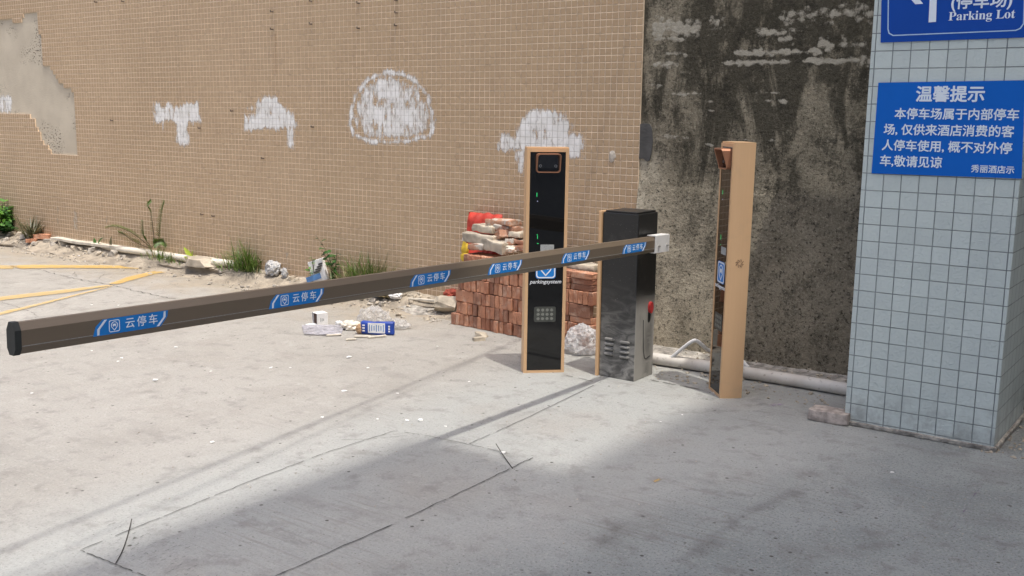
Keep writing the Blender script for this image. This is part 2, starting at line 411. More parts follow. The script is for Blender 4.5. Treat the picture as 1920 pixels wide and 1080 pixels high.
def mat_cabinet():
    t = NT('black_powder_coat'); x, y, z = t.sep()
    sw = t.noise(1., 6., .6, vec=t.mapp(scale=(7, 7, 16), rot=(0, R(38), 0)), dist=1.6)
    d = t.math('MULTIPLY', t.ramp(z, .66, -.02), t.ramp(sw, .36, .66, .25, 1.))
    d = t.math('MAXIMUM', d, t.math('MULTIPLY', t.ramp(t.noise(4., 5.), .55, .75), .18))
    sd_ = t.math('MULTIPLY', t.ramp(t.sep(t.tc('Normal'))[0], .4, .9), t.math('MULTIPLY', t.ramp(z, .56, .40), t.ramp(t.noise(5., 5., vec=t.mapp(scale=(1, 1, .35))), .30, .55, .35, 1.)))  # arm-side face paler low down: sun and glare put into the colour, with dust
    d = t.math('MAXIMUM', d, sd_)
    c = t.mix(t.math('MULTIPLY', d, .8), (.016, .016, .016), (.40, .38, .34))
    c = t.mix(t.ramp(t.noise(180., 2.), .70, .78), c, (.30, .29, .27))
    return t.set(c, t.math('MULTIPLY_ADD', d, .35, .34), 0, t.bump(t.noise(240., 3.), .0004), .5).m
def mat_pillartile():
    t = NT('blue_grey_glazed_tile'); g = t.sep()
    P = .0855
    geo = t.new('ShaderNodeNewGeometry'); nx = t.math('ABSOLUTE', t.sep(t.tc('Normal'))[0])
    side = t.math('GREATER_THAN', nx, .5)
    u = t.math('ADD', t.math('MULTIPLY', g[1], side), t.math('MULTIPLY', g[0], t.math('SUBTRACT', 1., side)))
    u = t.math('ADD', u, .0065); v = t.math('SUBTRACT', g[2], .032)
    a, b, f = tile_fac(t, u, v, P, .0038, .0007)
    cr_ = cell_rand(t, u, v, P)
    c = t.mix(cr_, (.55, .61, .58), (.615, .68, .645))
    c = t.mix(t.ramp(t.noise(2.4, 5.), .45, .75, 0, .35), c, (.47, .52, .51))
    c = t.mix(t.math('MULTIPLY', t.ramp(g[2], .36, .0, 0, .75), t.ramp(t.noise(9., 8., .7), .38, .70)), c, (.27, .275, .26))
    c = t.mix(t.ramp(t.noise(16., 5., .7), .70, .78, 0, .6), c, (.15, .145, .13))
    jc = t.mix(t.ramp(t.noise(5., 5.), .4, .62), (.19, .215, .22), (.30, .335, .34))
    c = t.mix(f, c, jc)
    tex = t.noise(62., 4., .55, dist=.7)
    h = t.math('ADD', t.math('MULTIPLY', t.math('SUBTRACT', 1., f), 1.), t.math('MULTIPLY', tex, 1.1))
    return t.set(c, .30, 0, t.bump(h, .0035), .5).m

MT = dict(tile=mat_walltile(), render=mat_render(), dark=mat_darkwall(), ground=mat_ground(), pillar=mat_pillartile(),
    bronze=mat_bronze(), armb=mat_arm(), cabinet=mat_cabinet(),
    brick=mat_brick('red_brick', (.54, .27, .165), (.33, .14, .085)),
    brickm=mat_brick('mortar_crusted_brick', (.46, .25, .16), (.36, .18, .115), .42),
    stone=plain('grey_rubble', (.37, .335, .285), .92, var=.35, scale=9., bump=.01, bscale=24.),
    slab=plain('broken_concrete', (.42, .365, .285), .93, var=.3, scale=8., bump=.008, bscale=30.),
    dirt=plain('sandy_dirt', (.31, .265, .205), .95, var=.28, scale=6., bump=.012, bscale=50.),
    greydirt=plain('grey_grit', (.34, .315, .275), .95, var=.45, scale=18., bump=.02, bscale=45.),
    white=plain('white_paint', (.74, .73, .71), .4, var=.05), paper=plain('white_paper', (.74, .73, .71), .7, var=.08, bump=.003, bscale=20.),
    pvc=mat_pvc('white_pvc', (.74, .69, .58), .35), pvc2=mat_pvc('clean_white_pvc', (.66, .63, .58), .35),
    blk=plain('black_plastic', (.018, .018, .018), .45, var=.1), rubber=plain('black_rubber_cap', (.02, .022, .02), .6, var=.2),
    glass=NT('black_glass').set((.006, .006, .006), .035, 0, None, .5).m, lens=NT('lens_glass').set((.01, .01, .012), .02, 0, None, .8).m,
    steel=plain('steel', (.45, .44, .42), .35, .8, var=.1), iron=plain('rusty_iron', (.06, .045, .035), .8, var=.4),
    copper=NT('copper_paint').set((.42, .20, .115), .33, .45, None, .5).m,
    blue=plain('blue_sign_face', (.002, .13, .56), .5, var=.04, scale=3., spec=.2), navy=plain('deep_blue_sign_face', (.005, .068, .38), .5, var=.05, scale=3., spec=.2),
    decal_blue=plain('blue_sticker', (.006, .20, .60), .4, var=.05), sky=plain('light_lettering', (.80, .87, .94), .5, var=.03),
    ltr=plain('white_lettering', (.80, .82, .84), .5, var=.03), soft=plain('pale_blue_line', (.45, .62, .80), .5, var=.03),
    red=plain('red_plastic', (.42, .03, .03), .4, var=.2, scale=60.), sack=plain('red_woven_sack', (.52, .045, .025), .55, var=.25, scale=8., bump=.004, bscale=40.),
    yellow=plain('yellow_print', (.62, .42, .03), .55, var=.15), cloth=plain('rust_red_cloth', (.30, .055, .03), .85, var=.3, bump=.006, bscale=50.),
    grey=plain('grey_sticker', (.34, .35, .34), .6, var=.2, scale=120.), bluebag=plain('blue_pack_print', (.012, .05, .30), .4, var=.2),
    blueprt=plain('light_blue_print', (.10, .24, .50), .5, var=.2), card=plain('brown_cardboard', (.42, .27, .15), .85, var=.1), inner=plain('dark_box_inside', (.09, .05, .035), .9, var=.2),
    film=mat_film('clear_plastic_film', (.80, .79, .77), .40), film2=mat_film('crumpled_clear_plastic', (.90, .90, .90), .72, .5),
    tissue=plain('dirty_tissue', (.66, .60, .50), .9, var=.2, bump=.004, bscale=40.), wood=plain('weathered_board', (.56, .51, .42), .8, var=.2, scale=10., bump=.003),
    putty=plain('dark_grey_mortar', (.075, .073, .070), .8, var=.2, scale=12., bump=.003), crack=plain('dark_joint', (.07, .066, .06), .95, var=.5, scale=20.),
    leafd=mat_leaf('dark_green_leaf', (.022, .075, .018), (.06, .16, .03)), leafb=mat_leaf('bright_green_leaf', (.07, .20, .025), (.17, .33, .05)),
    grassm=mat_leaf('green_grass_blade', (.07, .14, .022), (.15, .22, .045)), agave=mat_leaf('olive_blade', (.085, .085, .04), (.16, .145, .075)),
    dry=mat_leaf('dry_stalk', (.24, .19, .10), (.34, .28, .17)), stem=plain('brown_stem', (.13, .10, .055), .8, var=.3),
    lime=mat_leaf('yellow_green_leaf', (.32, .42, .03), (.42, .50, .06)), plaster=plain('hotel_plaster', (.60, .60, .58), .85, var=.1),
    cable=plain('black_cable', (.02, .02, .02), .6, var=.2), window=NT('window_glass').set((.03, .04, .05), .06, 0, None, .5).m,
    yline=mat_decal('worn_yellow_paint', (.62, .40, .11), .95, 16., (1, 1, 1), (.56, .40, .16), .34, .85, .66),
    yfaint=mat_decal('faded_yellow_paint', (.60, .42, .16), .8, 12., (1, 1, 1), (.56, .42, .2), .45, .75, .62),
    wash=mat_decal('white_whitewash', (.86, .85, .83), 2.3, 24., (1, 1, .36), (.74, .73, .70), .42, .98, .95, .85, True),
    eff=mat_decal('pale_lime_bloom', (.62, .54, .43), 1.0, 30., (1, 1, .4), (.56, .48, .38), .46, .75, .75, .9, True),
    rust=mat_decal('rust_stain', (.40, .18, .05), .9, 10., (3, 1, .4), (.36, .18, .07), .40, .8, .6, .9),
    damp=mat_decal('dark_ground_stain', (.175, .17, .16), .75, 7., (1, 1, 1), (.24, .235, .22), .30, .95, .34, .9))
def mat_news():
    t = NT('newsprint'); n = t.noise(60., 3., .6); c = t.mix(t.ramp(n, .48, .62, 0, .75), (.48, .47, .45), (.10, .12, .16))
    return t.set(c, .8, 0, None, .2).m
MT['news'] = mat_news()
def led(name, col, st):
    t = NT(name); t.set((0, 0, 0), .4); t.b.inputs['Emission Color'].default_value = (*col, 1); t.b.inputs['Emission Strength'].default_value = st; return t.m
MT['led'] = led('green_led', (.05, .9, .25), .55); MT['ledw'] = led('white_led', (.6, .6, .9), .5)

# ------------------------------------------------------------------ polygon masks for stains and painted marks
def sdist(P, poly):
    poly = np.asarray(poly, float); n = len(poly); d = np.full(len(P), 1e9); ins = np.zeros(len(P), bool)
    for i in range(n):
        a, b = poly[i], poly[(i+1) % n]; e = b-a; w = P-a
        t = np.clip((w@e)/max(e@e, 1e-12), 0, 1); d = np.minimum(d, np.linalg.norm(w-t[:, None]*e, axis=1))
        c = (a[1] > P[:, 1]) != (b[1] > P[:, 1])
        with np.errstate(divide='ignore', invalid='ignore'):
            xx = (b[0]-a[0])*(P[:, 1]-a[1])/(b[1]-a[1]) + a[0]
        ins ^= c & (P[:, 0] < xx)
    return np.where(ins, d, -d)
def decal(name, shapes, to3d, mat, res, soft, parent=None, **k):
    """shapes: list of (polygon, weight, ring width or None) in plane coordinates; a fine sheet whose mask fades at the outline"""
    allp = np.concatenate([np.asarray(s[0], float) for s in shapes]); mg = soft*1.6
    x0, y0 = allp.min(0)-mg; x1, y1 = allp.max(0)+mg
    nx = max(2, int((x1-x0)/res)+1); ny = max(2, int((y1-y0)/res)+1)
    gx, gy = np.meshgrid(np.linspace(x0, x1, nx), np.linspace(y0, y1, ny)); P = np.stack([gx.ravel(), gy.ravel()], 1)
    m = np.zeros(len(P))
    for poly, w, ring in shapes:
        d = sdist(P, poly)
        if ring: d = ring/2 - np.abs(d+ -ring/2)
        m = np.maximum(m, w*np.clip(d/soft*.5+.5, 0, 1))
    keep = (m > .02).reshape(ny, nx)
    kq = keep[:-1, :-1] | keep[1:, :-1] | keep[:-1, 1:] | keep[1:, 1:]
    idx = -np.ones(nx*ny, int); V = []; Fs = []; mk = []
    def vi(q):
        if idx[q] < 0: idx[q] = len(V); V.append(to3d(*P[q])); mk.append(m[q])
        return idx[q]
    for j, i in zip(*np.nonzero(kq)):
        q = j*nx+i; Fs.append([vi(q), vi(q+1), vi(q+nx+1), vi(q+nx)])
    me = bpy.data.meshes.new(name); me.from_pydata(V, [], Fs)
    at = me.attributes.new('mask', 'FLOAT', 'POINT'); at.data.foreach_set('value', np.array(mk, dtype=np.float32))
    return link(name, me, mat, parent, **k)
def wall_poly(px): return [(wp(u, v).x, wp(u, v).z) for u, v in px]
def gr_poly(px): return [tuple(gp(u, v)[:2]) for u, v in px]

# ================================================================== SETTING
bm = NB(); g = 6
for a in range(g+1):
    pass
bmesh.ops.create_grid(bm, x_segments=4, y_segments=4, size=90)
obj('ground', bm, MT['ground'], kind='structure')

# ---- tiled wall
wall = empty('tiled_wall', (0, 0, 0), label='long beige mosaic tiled wall with white daubs and a bare patch', cat='wall')
XL, ZT = -20., 4.6
bare = wall_poly([(-260, 52), (0, 40), (42, 38), (42, 28), (71, 26), (74, 60), (79, 88), (82, 124), (94, 124), (98, 133), (103, 141), (108, 150), (112, 157),
                  (119, 158), (122, 166), (134, 166), (138, 175), (140, 180), (146, 289), (95, 287), (88, 275), (78, 262), (72, 247), (65, 228), (57, 216), (0, 213), (-260, 200)])
bm = NB(); box(bm, ((XL+XE)/2, YD+.10, ZT/2-.1), (XE-XL, .20, ZT+.2)); obj('render_coat', bm, MT['render'], wall)
nx = int((XE-XL)/TP); nz = int((ZT-Z0)/TP)
ii, jj = np.meshgrid(np.arange(nx), np.arange(nz))
cx = XE-(ii+.5)*TP; cz = Z0+(jj+.5)*TP
solid = ~(sdist(np.stack([cx.ravel(), cz.ravel()], 1), bare) > 0).reshape(nz, nx)
V = []; Fc = []; vid = {}
def gv(i, j, back):
    k = (i, j, back)
    if k not in vid: vid[k] = len(V); V.append((XE-i*TP, YD-.0005 if back else YW, Z0+j*TP))
    return vid[k]
for j in range(nz):
    for i in range(nx):
        if not solid[j, i]: continue
        Fc.append((gv(i+1, j, 0), gv(i, j, 0), gv(i, j+1, 0), gv(i+1, j+1, 0)))
        for di, dj, e in ((1, 0, ((i+1, j), (i+1, j+1))), (-1, 0, ((i, j), (i, j+1))), (0, 1, ((i, j+1), (i+1, j+1))), (0, -1, ((i, j), (i+1, j)))):
            a, b = i+di, j+dj
            if 0 <= a < nx and 0 <= b < nz and solid[b, a]: continue
            Fc.append((gv(*e[0], 0), gv(*e[1], 0), gv(*e[1], 1), gv(*e[0], 1)))
me = bpy.data.meshes.new('tiling'); me.from_pydata(V, [], Fc); link('tiling', me, MT['tile'], wall)
w3 = lambda a, b: (a, YW-.0012, b)
w3b = lambda a, b: (a, YD-.0012, b)
def wash(shapes, label, mat='wash', to=w3, soft=.040, res=.011, name='paint_daub'):
    decal(name, [(wall_poly(p), w, r) for p, w, r in shapes], to, MT[mat], res, soft, wall, label=label)
wash([([(287, 193), (300, 190), (304, 198), (316, 192), (330, 200), (350, 192), (374, 187), (376, 213), (379, 230), (364, 229), (357, 231), (352, 243), (356, 273), (345, 275), (331, 265), (329, 232), (318, 226), (304, 230), (289, 234)], 1, None),
      ([(287, 230), (291, 230), (290, 242), (287, 240)], .8, None), ([(302, 226), (308, 226), (306, 246), (303, 244)], .8, None), ([(360, 224), (366, 224), (364, 246), (361, 246)], .8, None)], 'T shaped white paint daub with drips')
wash([([(459, 216), (478, 212), (482, 204), (480, 192), (487, 184), (503, 177), (522, 181), (528, 193), (545, 206), (556, 225), (559, 242), (548, 243), (500, 243), (470, 246), (457, 246)], 1, None),
      ([(538, 238), (552, 238), (550, 279), (540, 279)], 1.1, None), ([(458, 200), (480, 192), (484, 208), (462, 212)], .70, None)], 'hump shaped white paint daub with one long drip')
wash([([(653, 235), (656, 205), (666, 175), (684, 150), (706, 137), (730, 131), (758, 136), (784, 150), (803, 175), (812, 205), (816, 240), (806, 258), (770, 268), (730, 271), (690, 268), (664, 256)], 1.25, .036),
      ([(698, 146), (750, 144), (750, 185), (738, 190), (704, 190), (700, 172)], 1, None),
      ([(676, 205), (700, 194), (740, 196), (790, 196), (796, 238), (742, 242), (680, 236)], .93, None),
      ([(660, 232), (666, 190), (690, 152), (730, 138), (780, 155), (806, 205), (808, 245), (770, 262), (690, 262)], .74, None)], 'big domed white paint daub inside a chalk ring')
wash([([(934, 251), (966, 250), (972, 233), (986, 210), (1006, 199), (1030, 204), (1060, 211), (1074, 235), (1068, 250), (1092, 254), (1096, 297), (1068, 297), (1064, 286), (975, 286), (946, 286), (934, 280)], 1, None),
      ([(966, 280), (983, 280), (980, 328), (971, 322)], 1.1, None), ([(1075, 290), (1079, 290), (1078, 309), (1076, 309)], .7, None)], 'broad white paint daub behind the kiosk head')
wash([([(-30, 180), (22, 178), (22, 205), (14, 214), (-30, 214)], .85, None)], 'faint white daub on the bare render', to=w3b)
for p, lb in (([(106, 382), (111, 384), (112, 428), (104, 430)], None), ([(135, 388), (147, 395), (149, 436), (136, 434)], None), ([(196, 400), (203, 398), (205, 420), (197, 420)], None), ([(733, 450), (746, 452), (744, 470), (733, 468)], None),
              ([(708, 454), (720, 456), (718, 468), (709, 468)], None), ([(532, 465), (545, 470), (540, 495), (532, 492)], None), ([(570, 28), (573, 28), (573, 150), (571, 150)], None), ([(588, 105), (594, 105), (593, 150), (589, 150)], None)):
    wash([(p, .62, None)], lb, 'eff', name='lime_bloom')
wash([([(512, 60), (520, 60), (521, 140), (511, 140)], .6, None)], 'faint rust run', 'rust', name='rust_stain')
wash([([(430, 271), (452, 272), (452, 276), (430, 275)], .7, None)], None, 'rust', name='rust_stain')
# plaster filled hole, iron hooks
bm = NB()
for k, (u, v, r) in enumerate(((1148, 293, .030),)):
    p = wp(u, v); bmesh.ops.create_icosphere(bm, subdivisions=3, radius=r, matrix=Matrix.Translation((p.x, YW, p.z)) @ Matrix.Diagonal((.9, .22, 1.4, 1)))
for v in bm.verts: v.co += v.co.normalized()*0 + Vector((mnoise.noise(v.co*60), mnoise.noise(v.co*60+Vector((5, 0, 0)))*.3, mnoise.noise(v.co*60+Vector((9, 0, 0)))))*.010
obj('filled_hole', bm, MT['stone'], wall, True, label='lumpy grey filler in a hole')
hook = None
for u, v in ((585, 2), (585, 45), (674, 6), (674, 53), (745, 1), (745, 24), (744, 48), (512, 22), (512, 55), (376, 240), (588, 238), (212, 226), (182, 4), (233, 3), (437, 208), (495, 297), (381, 402), (402, 405)):
    p = wp(u, v)
    if hook is None:
        bm = NB(); tube(bm, [(0, 0, 0), (.001, -.030, -.002), (.003, -.033, .012)], .0055, 6); hook = bpy.data.meshes.new('hook'); bm.to_mesh(hook); bm.free()
    link('hook', hook, MT['iron'], wall).location = (p.x, YW, p.z)

# ---- stained concrete wall continuing in the same plane
cw = empty('concrete_wall', (XE, 0, 0), label='bare concrete wall stained black with pale lime streaks, right of the tiles', cat='wall')
BAT = .185                                            # the foot of this wall bulges forward
bm = NB(); prof_ = [(YD-.001, ZT), (YD-.001, 1.16), (YD-.012, 1.08), (YD-.05, .80), (YD-.10, .48), (YD-.15, .2), (YD-BAT, -.2)]
NXW = 70; cols = []
for i in range(NXW+1):
    x_ = XE+.002+(5.2*i/NXW); col_ = []
    for j in range(len(prof_)-1):
        (y0_, z0_), (y1_, z1_) = prof_[j], prof_[j+1]; m_ = 26 if j == 0 else 6
        for k in range(m_):
            t_ = k/m_; z_ = z0_+(z1_-z0_)*t_; y_ = y0_+(y1_-y0_)*t_
            y_ += .012*mnoise.noise(Vector((x_*1.3, z_*1.3, 5)))*(1 if z_ < 1.1 else .2) + .003*mnoise.fractal(Vector((x_*7, z_*7, 2)), .8, 2, 3)
            col_.append(bm.verts.new((x_, y_, z_)))
    cols.append(col_)
for A_, B_ in zip(cols, cols[1:]):
    for k in range(len(A_)-1): bm.faces.new((A_[k+1], B_[k+1], B_[k], A_[k]))
bk = [[bm.verts.new((x_, YD+.2, z_)) for z_ in (ZT, -.2)] for x_ in (XE+.002, XE+5.202)]
bm.faces.new(cols[0]+[bk[0][1], bk[0][0]]); bm.faces.new((cols[-1]+[bk[1][1], bk[1][0]])[::-1])
bm.faces.new([c_[0] for c_ in cols]+[bk[1][0], bk[0][0]])
bmesh.ops.recalc_face_normals(bm, faces=bm.faces[:])
o = obj('wall_face', bm, MT['dark'], cw, True); o.location.x = -XE
bm = NB()
pp = [wp(u, v, YD) for u, v in ((1199, 233), (1210, 231), (1219, 233), (1223, 240), (1225, 265), (1222, 288), (1219, 301), (1214, 303), (1207, 297), (1198, 298))]
A, B = prism(bm, [(p.x-XE, p.z) for p in pp], YD-.010, YD-.001, lambda a, b, d: Vector((a, d, b)))
obj('mortar_patch', bm, MT['putty'], cw, label='dark grey trowelled mortar patch')

# ---- dirt along the foot of the walls
def bank(name, x0, x1, prof, mat, nseg, amp, lumps, **k):
    bm = NB(); rows = []
    m = len(prof)
    for i in range(nseg+1):
        x = x0+(x1-x0)*i/nseg; r = []
        fade = min(1, i/8, (nseg-i)/8)
        for j, (y, z) in enumerate(prof):
            q = Vector((x*lumps, y*lumps, 3.3)); n = mnoise.fractal(q, .9, 2., 5)
            yy = y + (mnoise.noise(Vector((x*1.7, j*.2, 7)))*.14 if j else 0)
            r.append(bm.verts.new((x, yy, max(-.02 if j == m-1 else -.01, (z*(1+.5*mnoise.noise(Vector((x*.9, 2, 1)))) + n*amp*(1 if j < m-1 else 0))*fade - .004*(j == m-1)))))
        rows.append(r)
    for a, b in zip(rows, rows[1:]):
        for j in range(m-1): bm.faces.new((a[j], a[j+1], b[j+1], b[j]))
    bmesh.ops.recalc_face_normals(bm, faces=bm.faces[:])
    return obj(name, bm, mat, None, True, **k)
def prof(y0, z0, y1, n=9):
    return [(y0+(y1-y0)*t/(n-1), z0*(1-t/(n-1))**1.25) for t in range(n)]
bank('dirt_bank', -19., -4.7, prof(YW-.001, .118, 5.98, 12), MT['dirt'], 420, .014, 6., kind='structure')
bank('grit_bank', -3.62, -1.2, prof(YD-BAT+.03, .030, 5.80, 10), MT['greydirt'], 120, .008, 9., kind='structure')

# ---- slab joints, cracks: thin dark strips
def strip(px, w, wob=.006, name='slab_joint', mat='crack', z=.004, n=26, vary=.6, sink=True):
    P = [gp(u, v) for u, v in px]; bm = NB(); seg = []
    for a, b in zip(P, P[1:]):
        for k in range(n): seg.append(a.lerp(b, k/n))
    seg.append(P[-1]); last = None; s0 = random.random()*50
    for i, p in enumerate(seg):
        t = (seg[min(i+1, len(seg)-1)]-seg[max(i-1, 0)]); t.z = 0; t.normalize(); nn = Vector((-t.y, t.x, 0))
        o = p + nn*mnoise.noise(Vector((i*.33, s0, 0)))*wob; ww = w*(1+vary*mnoise.noise(Vector((i*.6, s0, 3))))
        if i in (0, len(seg)-1): ww *= .3
        c = (bm.verts.new((o.x+nn.x*ww/2, o.y+nn.y*ww/2, z)), bm.verts.new((o.x-nn.x*ww/2, o.y-nn.y*ww/2, z)))
        if last and mnoise.noise(Vector((i*.23, s0, 9))) > -.28: bm.faces.new((last[0], last[1], c[1], c[0]))
        last = c
    bmesh.ops.recalc_face_normals(bm, faces=bm.faces[:])
    for f in bm.faces:
        if f.normal.z < 0: f.normal_flip()
    obj(name, bm, MT[mat], kind='structure')
strip([(150, 1033), (350, 952), (470, 903), (610, 850), (742, 808)], .0036)
strip([(500, 1090), (760, 973), (905, 905), (962, 877), (1002, 858)], .0042)
strip([(742, 808), (830, 824), (905, 840), (956, 852)], .0035)
strip([(150, 1033), (212, 1058), (290, 1090)], .004)
strip([(880, 833), (985, 786), (1128, 716)], .0035)
strip([(1035, 699), (1122, 718)], .006)
strip([(1218, 713), (1312, 731)], .008)
strip([(630, 826), (700, 824), (760, 818)], .003)
strip([(30, 500), (75, 506), (130, 521), (205, 534), (260, 547), (330, 562)], .007, .03, 'ground_crack', vary=.9)
for px in ([(180, 527), (195, 515), (222, 513)], [(0, 566), (35, 577), (70, 592)], [(140, 510), (143, 520)]):
    strip(px, .004, .02, 'ground_crack', vary=.9)

# short rake marks pressed into the slab, lower left
bm = NB()
for r_ in range(7):
    for k_ in range(11):
        u = 196+r_*4+k_*15+random.uniform(-4, 4); v = 978+r_*11+k_*5.2+random.uniform(-2, 2)
        if random.random() < .25: continue
        a, b = gp(u, v), gp(u+random.uniform(6, 12), v-random.uniform(2, 4.5)); d_ = (b-a).normalized(); n_ = Vector((-d_.y, d_.x, 0))*random.uniform(.0008, .0016)
        q4 = [a+n_*.3, a-n_*.3, (a+b)/2-n_, b, (a+b)/2+n_]; bm.faces.new([bm.verts.new((p.x, p.y, .0042)) for p in q4])
for f in bm.faces:
    f.normal_update()
    if f.normal.z < 0: f.normal_flip()
obj('rake_marks', bm, MT['crack'], kind='structure')
# ---- yellow bay marking, stains
g3 = lambda a, b: (a, b, .0075)
g4 = lambda a, b: (a, b, .0035)
def gdecal(name, px, mat, res=.02, soft=.02, w=1., to=g3, **k):
    decal(name, [(gr_poly(px), w, None)], to, MT[mat], res, soft, **k)
gdecal('bay_marking', [(20, 499), (60, 497.5), (120, 498), (200, 498.5), (345, 502), (345, 505), (250, 505), (120, 503.5), (40, 505), (20, 502)], 'yline', kind='structure')
gdecal('bay_marking', [(345, 502.5), (345, 506), (290, 515), (222, 534), (203, 533.5), (240, 520), (290, 509)], 'yline', kind='structure')
gdecal('bay_marking', [(200, 535.5), (216, 536), (120, 551), (40, 560), (-40, 570), (-40, 562), (60, 551)], 'yfaint', w=1.1, kind='structure')
gdecal('bay_marking', [(-60, 497), (26, 499), (26, 505), (-60, 506)], 'yfaint', w=1.05, kind='structure')
gdecal('bay_marking', [(208, 537), (214, 538), (130, 560), (40, 583), (-30, 600), (-30, 593), (70, 570)], 'yfaint', w=.8, kind='structure')
gdecal('ground_stain', [(1475, 918), (1500, 925), (1462, 948), (1420, 960), (1380, 985), (1350, 1008), (1370, 1020), (1330, 1038), (1262, 1058), (1300, 1020), (1360, 985), (1410, 950)], 'damp', .02, .06, to=g4, kind='structure')
gdecal('ground_stain', [(1150, 970), (1205, 968), (1200, 1000), (1160, 1030), (1100, 1035), (1120, 1000)], 'damp', .02, .10, .85, to=g4, kind='structure')
gdecal('ground_stain', [(1555, 940), (1600, 930), (1590, 970), (1540, 975)], 'damp', .02, .10, .6, to=g4, kind='structure')
gdecal('paint_scribble', [(1222, 905), (1236, 898), (1242, 902), (1228, 909)], 'yline', .006, .012, .75, kind='structure')
MT['violet'] = mat_decal('violet_chalk', (.46, .36, .50), 1.0, 40., (1, 1, 1), None, .5, .8, .6)
gdecal('chalk_line', [(1843, 903), (1846, 905), (1790, 992), (1785, 992)], 'violet', .008, .008, .95, kind='structure')
gdecal('chalk_mark', [(1440, 760), (1460, 758), (1475, 761), (1446, 765)], 'violet', .008, .012, .7, kind='structure')

# ================================================================== HOTEL SIDE
# building to the right of the camera whose shade falls on the forecourt
hb = empty('hotel_building', (3.2, 0, 0), label='tall plastered building right of the pillar whose shade covers the foreground', cat='building')
HH = 24.
def shed(x): return x + .305*HH
bx1, bx2, by = shed(-3.28), shed(-2.42), 3.72-.12*HH
bm = NB()
prism(bm, [(bx1, -3), (bx1, by), (bx2, by), (bx2, 6.6), (11, 6.6), (11, -3)], 0, HH, lambda a, b, d: Vector((a-3.2, b, d)))
obj('wall', bm, MT['plaster'], hb)
for fl in range(9):
    for k in range(6):
        y = -2.8+k*2.2
        if y+1.4 > by-.2: continue
        bm = NB(); box(bm, (bx1-3.2-.01, y+.7, 1.9+fl*3.3), (.05, 1.4, 1.5)); obj('window', bm, MT['window'], hb)

# ---- the pillar
pil = empty('tiled_pillar', (-1.29, YP, 0), label='square pillar clad in pale blue grey tiles carrying two blue signs', cat='pillar')
pxl, pxr = wp(1594, 640, YP).x, wp(1895, 520, YP).x
PD = .72
bm = NB(); vsx = box(bm, ((pxl+pxr)/2+1.29, PD/2, 2.0), (pxr-pxl, PD, 4.0), bevel=.004, seg=2)
for v in bm.verts: v.co.x += .004*(v.co.z-.9)
obj('tile_cladding', bm, MT['pillar'], pil)
bm = NB(); box(bm, ((pxl+pxr)/2+1.29, PD/2, .012), (pxr-pxl+.022, PD+.022, .024), bevel=.006)
for v in bm.verts: v.co += Vector((mnoise.noise(v.co*30), mnoise.noise(v.co*30+Vector((4, 0, 0))), 0))*.006
obj('mortar_skirt', bm, MT['greydirt'], pil)

# ---- signs on the pillar
def sign_plane(px, name, mat, thick=.004, standoff=.0025, **k):
    pts = [wp(u, v, YP-standoff-thick) for u, v in px]
    o = pts[3]
    e = empty(name, (o.x, YP-standoff, o.z), **k)
    bm = NB(); prism(bm, [(p.x-o.x, p.z-o.z) for p in pts], 0, -thick, lambda a, b, d: Vector((a, d, b)))
    obj('panel', bm, mat, e)
    return e, o, -thick
def letters(par, o, y, items, mat, name='lettering'):
    for s, u, v, hpx, kw in items:                     # text centred (or starting) at a photo pixel, glyph height in pixels
        c = wp(u, v, YP-.007); sc = hpx/ (F_PX/np.dot(np.array(c)-EYEP, fw))
        me = text_mesh(s, sc, **kw)
        bm = NB(); merge(bm, me, frame((c.x-o.x, y-.0006, c.z-o.z), (1, 0, 0), (0, 0, 1), (0, -1, 0))); bpy.data.meshes.remove(me)
        obj(name, bm, mat, par)
ns, o, yy = sign_plane([(1647, 155), (1922, 150.5), (1915.5, 335), (1634, 325)], 'notice_sign', MT['blue'], label='flat blue notice with white Chinese lettering fixed on the tiled pillar', cat='sign')
k1 = dict(bold=.0022)
letters(ns, o, yy, [('温馨提示', 1781, 178.5, 31, dict(bold=.0021)),
    ('本停车场属于内部停车', 1790.5, 215.5, 22.2, dict(bold=.0011, space=1.0)), ('场, 仅供来酒店消费的客', 1775, 246, 22.2, dict(bold=.0011, space=1.0)),
    ('人停车使用, 概不对外停', 1771.5, 276.5, 22.2, dict(bold=.0011, space=1.0)), ('车,敬请见谅', 1707, 304.5, 22.2, dict(bold=.0011, space=.97)), ('秀丽酒店示', 1861, 318.5, 15.2, dict(bold=.0007))], MT['sky'])
ps, o, yy = sign_plane([(1655, -120), (1935, -115), (1926, 70), (1651, 80)], 'parking_sign', MT['navy'], label='deep blue parking sign with white arrow at the top of the pillar', cat='sign')
letters(ps, o, yy, [('(停车场)', 1840, 3, 30, dict(bold=.0016)), ('𝐏𝐚𝐫𝐤𝐢𝐧𝐠 𝐋𝐨𝐭', 1840, 29, 23, dict(space=.98))], MT['sky'])
bm = NB()
def q(u, v): p = wp(u, v, YP-.0071); return (p.x-o.x, p.z-o.z)
for poly in ([(1741, 42), (1755, 41), (1757, -18), (1744, -18)], [(1757, -18), (1757, -32), (1700, -30), (1700, -16), (1744, -18)], [(1716, -45), (1731, -44), (1707, -22), (1731, 7), (1716, 8), (1690, -22)]):
    prism(bm, [q(*p) for p in poly], yy-.0003, yy-.0012, lambda a, b, d: Vector((a, d, b)))
obj('arrow', bm, MT['sky'], ps)
bm = NB(); out = [(1666, -108), (1664, 55), (1666, 63), (1674, 67.5), (1905, 58), (1914, 54), (1920, 45), (1925, -104)]
inn = [(1668, -106), (1666, 54), (1668, 61.5), (1675, 65.5), (1904, 56), (1912, 52.5), (1918, 44), (1923, -102)]
for a, b, c, d in zip(out, out[1:], inn[1:], inn): prism(bm, [q(*a), q(*b), q(*c), q(*d)], yy-.0003, yy-.0010, lambda x, z, d_: Vector((x, d_, z)))
obj('border_line', bm, MT['soft'], ps)

